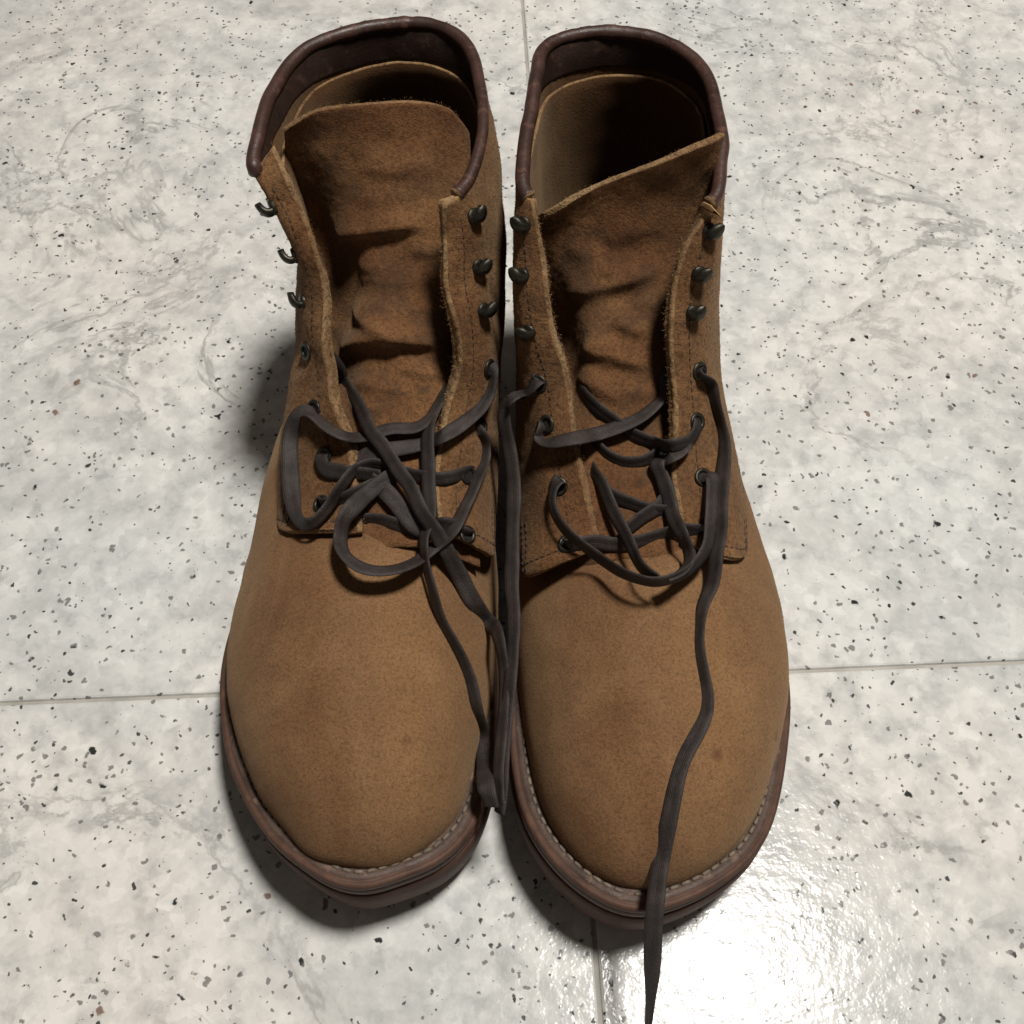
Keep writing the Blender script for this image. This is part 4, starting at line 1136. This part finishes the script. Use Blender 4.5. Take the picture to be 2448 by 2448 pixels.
   ([[34.4, 225.7, 87.1], [38.6, 222.5, 87.0], [45.1, 220.0, 86.2], [51.7, 218.1, 85.2], [56.9, 218.0, 84.6]], [[-0.57, -0.77, 0.29], [-0.41, -0.84, 0.35], [-0.27, -0.91, 0.33], [-0.12, -0.94, 0.32], [0.02, -0.97, 0.24]], 6.6, None),
   ([[40.0, 209.7, 82.0], [42.5, 210.7, 83.4], [47.8, 214.7, 85.1], [54.3, 219.0, 86.0], [58.6, 224.1, 85.9]], [[0.25, -0.94, 0.23], [0.39, -0.84, 0.38], [0.43, -0.76, 0.48], [0.54, -0.66, 0.52], [0.29, -0.24, 0.93]], 6.6, None),
   ([[20.9, 207.2, 77.6], [21.4, 204.5, 82.0], [27.4, 205.5, 83.1], [36.6, 206.2, 80.6], [42.8, 205.7, 81.6], [48.4, 207.0, 82.0], [57.7, 210.1, 82.1], [64.0, 209.5, 85.5], [69.3, 209.9, 84.0], [71.8, 211.7, 80.2]], [[-0.83, 0.43, 0.36], [-0.29, -0.96, 0.04], [0.14, -0.91, 0.4], [0.06, -0.84, 0.54], [-0.0, -0.89, 0.45], [0.26, -0.91, 0.32], [0.09, -0.95, 0.3], [-0.08, -0.94, 0.34], [0.3, -0.95, 0.04], [0.86, -0.23, 0.45]], 6.6, None),
   ([[30.4, 244.0, 92.9], [36.2, 237.9, 92.0], [44.5, 235.2, 91.1], [51.4, 236.5, 91.9], [57.1, 241.1, 92.2]], [[-0.71, -0.69, 0.17], [-0.51, -0.84, 0.18], [-0.08, -0.97, 0.21], [0.38, -0.87, 0.32], [0.58, -0.74, 0.33]], 6.6, None),
   ([[68.5, 262.4, 113.1], [68.2, 259.0, 114.4], [72.3, 259.0, 110.6], [74.4, 257.3, 106.3], [76.4, 253.5, 100.8], [78.8, 249.2, 95.6], [79.9, 243.1, 92.9], [79.0, 234.3, 91.7], [77.3, 223.1, 90.8], [76.5, 216.1, 89.6], [75.5, 206.9, 88.8], [73.6, 197.8, 87.1], [71.7, 188.1, 82.6], [68.7, 181.8, 80.7], [66.7, 174.0, 78.5], [66.0, 164.2, 77.1], [67.1, 153.2, 76.2], [67.0, 145.1, 75.8], [62.9, 135.3, 75.9], [57.1, 125.0, 74.9], [54.2, 115.6, 72.6], [51.5, 104.3, 67.8], [49.2, 94.0, 60.3], [47.4, 84.6, 61.0], [46.4, 76.9, 58.0], [46.0, 69.3, 54.0], [45.7, 61.0, 48.0], [45.3, 54.1, 43.0], [44.7, 47.3, 38.0], [44.1, 40.7, 33.0]], [[0.49, 0.27, 0.83], [-0.67, -0.74, -0.0], [-0.39, -0.91, -0.11], [-0.66, -0.74, 0.14], [-0.79, -0.6, 0.13], [-0.87, -0.44, 0.2], [-0.85, -0.14, 0.51], [-0.74, 0.03, 0.67], [-0.74, 0.03, 0.67], [-0.76, 0.0, 0.65], [-0.78, 0.04, 0.63], [-0.76, -0.06, 0.65], [-0.72, -0.06, 0.69], [-0.78, 0.1, 0.62], [-0.89, 0.04, 0.44], [-0.87, -0.07, 0.49], [-0.86, -0.08, 0.5], [-0.72, 0.16, 0.67], [-0.51, 0.22, 0.83], [-0.58, 0.12, 0.8], [-0.61, -0.11, 0.79], [-0.65, -0.26, 0.72], [-0.57, -0.16, 0.8], [-0.53, -0.03, 0.85], [-0.57, -0.3, 0.77], [-0.65, -0.39, 0.66], [-0.81, -0.32, 0.49], [-0.93, -0.16, 0.32], [-0.97, -0.09, 0.24], [-0.99, -0.03, 0.15]], 7.0, ([0, 0.9, 0.95, 1], [1, 1, 0.75, 0.35])),
   ([[10.6, 260.8, 110.1], [9.4, 258.4, 111.3], [6.7, 257.3, 107.7], [3.8, 259.2, 102.5], [0.0, 252.6, 108.0], [-2.2, 252.2, 104.0], [-3.0, 249.2, 100.0], [-1.8, 243.7, 94.0], [0.0, 235.8, 88.0], [0.6, 224.9, 82.0], [0.2, 213.7, 77.0], [0.0, 201.9, 73.0], [-0.2, 194.0, 71.0], [0.4, 187.4, 69.0], [0.4, 173.6, 65.0], [-0.6, 160.1, 62.0], [-2.1, 147.0, 59.0], [-3.4, 134.3, 56.0], [-3.7, 122.9, 52.0], [-4.5, 115.6, 48.0]], [[0.9, -0.31, 0.3], [-0.59, 0.09, 0.8], [-0.84, -0.13, 0.52], [-0.08, 0.19, 0.98], [-0.23, 0.39, 0.89], [-0.85, -0.29, 0.44], [-0.68, -0.57, 0.46], [-0.59, -0.61, 0.53], [-0.57, -0.49, 0.66], [-0.58, -0.37, 0.73], [-0.58, -0.28, 0.77], [-0.58, -0.23, 0.78], [-0.6, -0.23, 0.77], [-0.67, -0.23, 0.7], [-0.7, -0.15, 0.69], [-0.7, -0.09, 0.71], [-0.64, -0.11, 0.76], [-0.66, -0.17, 0.73], [-0.73, -0.23, 0.64], [-0.86, -0.17, 0.48]], 6.6, None),
  ],
  'tongue_creases': [
   ([[19.0, 294.2, 116.9], [28.5, 289.3, 125.9], [43.9, 290.5, 130.3], [58.0, 295.2, 133.7]], 8, 3, 3.51),
   ([[31.9, 298.7, 139.9], [41.2, 299.5, 145.0], [58.7, 302.0, 147.8]], 8, 3.75, 1.716),
   ([[18.5, 303.7, 136.7], [26.2, 298.3, 135.9], [35.8, 296.3, 137.5]], 7, 3.75, 1.248),
   ([[34.5, 281.7, 119.2], [40.5, 279.5, 118.2], [46.4, 277.5, 116.6], [52.8, 279.1, 117.4]], 6, 2.5, 2.496),
   ([[26.1, 278.6, 107.5], [32.4, 272.2, 110.3], [43.3, 269.0, 108.6], [56.9, 268.5, 106.1]], 9, 2.75, 3.9),
   ([[23.5, 273.7, 94.8], [29.1, 265.3, 101.0], [36.8, 259.1, 101.6], [45.9, 254.7, 98.5]], 7, 2.75, 2.496),
   ([[36.8, 260.7, 102.8], [48.9, 259.9, 101.5], [58.1, 263.0, 101.4]], 6, 3.125, 1.56),
   ([[44.2, 285.3, 124.0], [52.2, 284.7, 123.2], [58.7, 288.1, 123.8]], 5, 2.75, 1.404),
   ([[24.5, 295.4, 130.1], [32.1, 294.2, 132.8], [39.9, 292.6, 132.6]], 5, 2.75, 1.092),
  ],
  'vamp_creases': [
   ([[4.9, 180.0, 47.4], [29.1, 163.4, 71.6], [51.2, 162.7, 76.9], [62.7, 166.0, 76.4]], 9, 5, 1.3),
   ([[12.3, 152.2, 58.2], [33.9, 147.7, 73.7], [57.4, 143.5, 75.6]], 9, 5, 1.3),
   ([[68.9, 171.4, 75.8], [82.9, 170.4, 71.1], [97.7, 180.8, 60.1]], 8, 5, 1.1),
  ],
  'quarter_creases': [
  ],
 },
}

build_floor()
for B in (LEFT, RIGHT):
    B.update(BAKED.get('left' if B is LEFT else 'right', {}))
    B['built'] = build_boot(B)
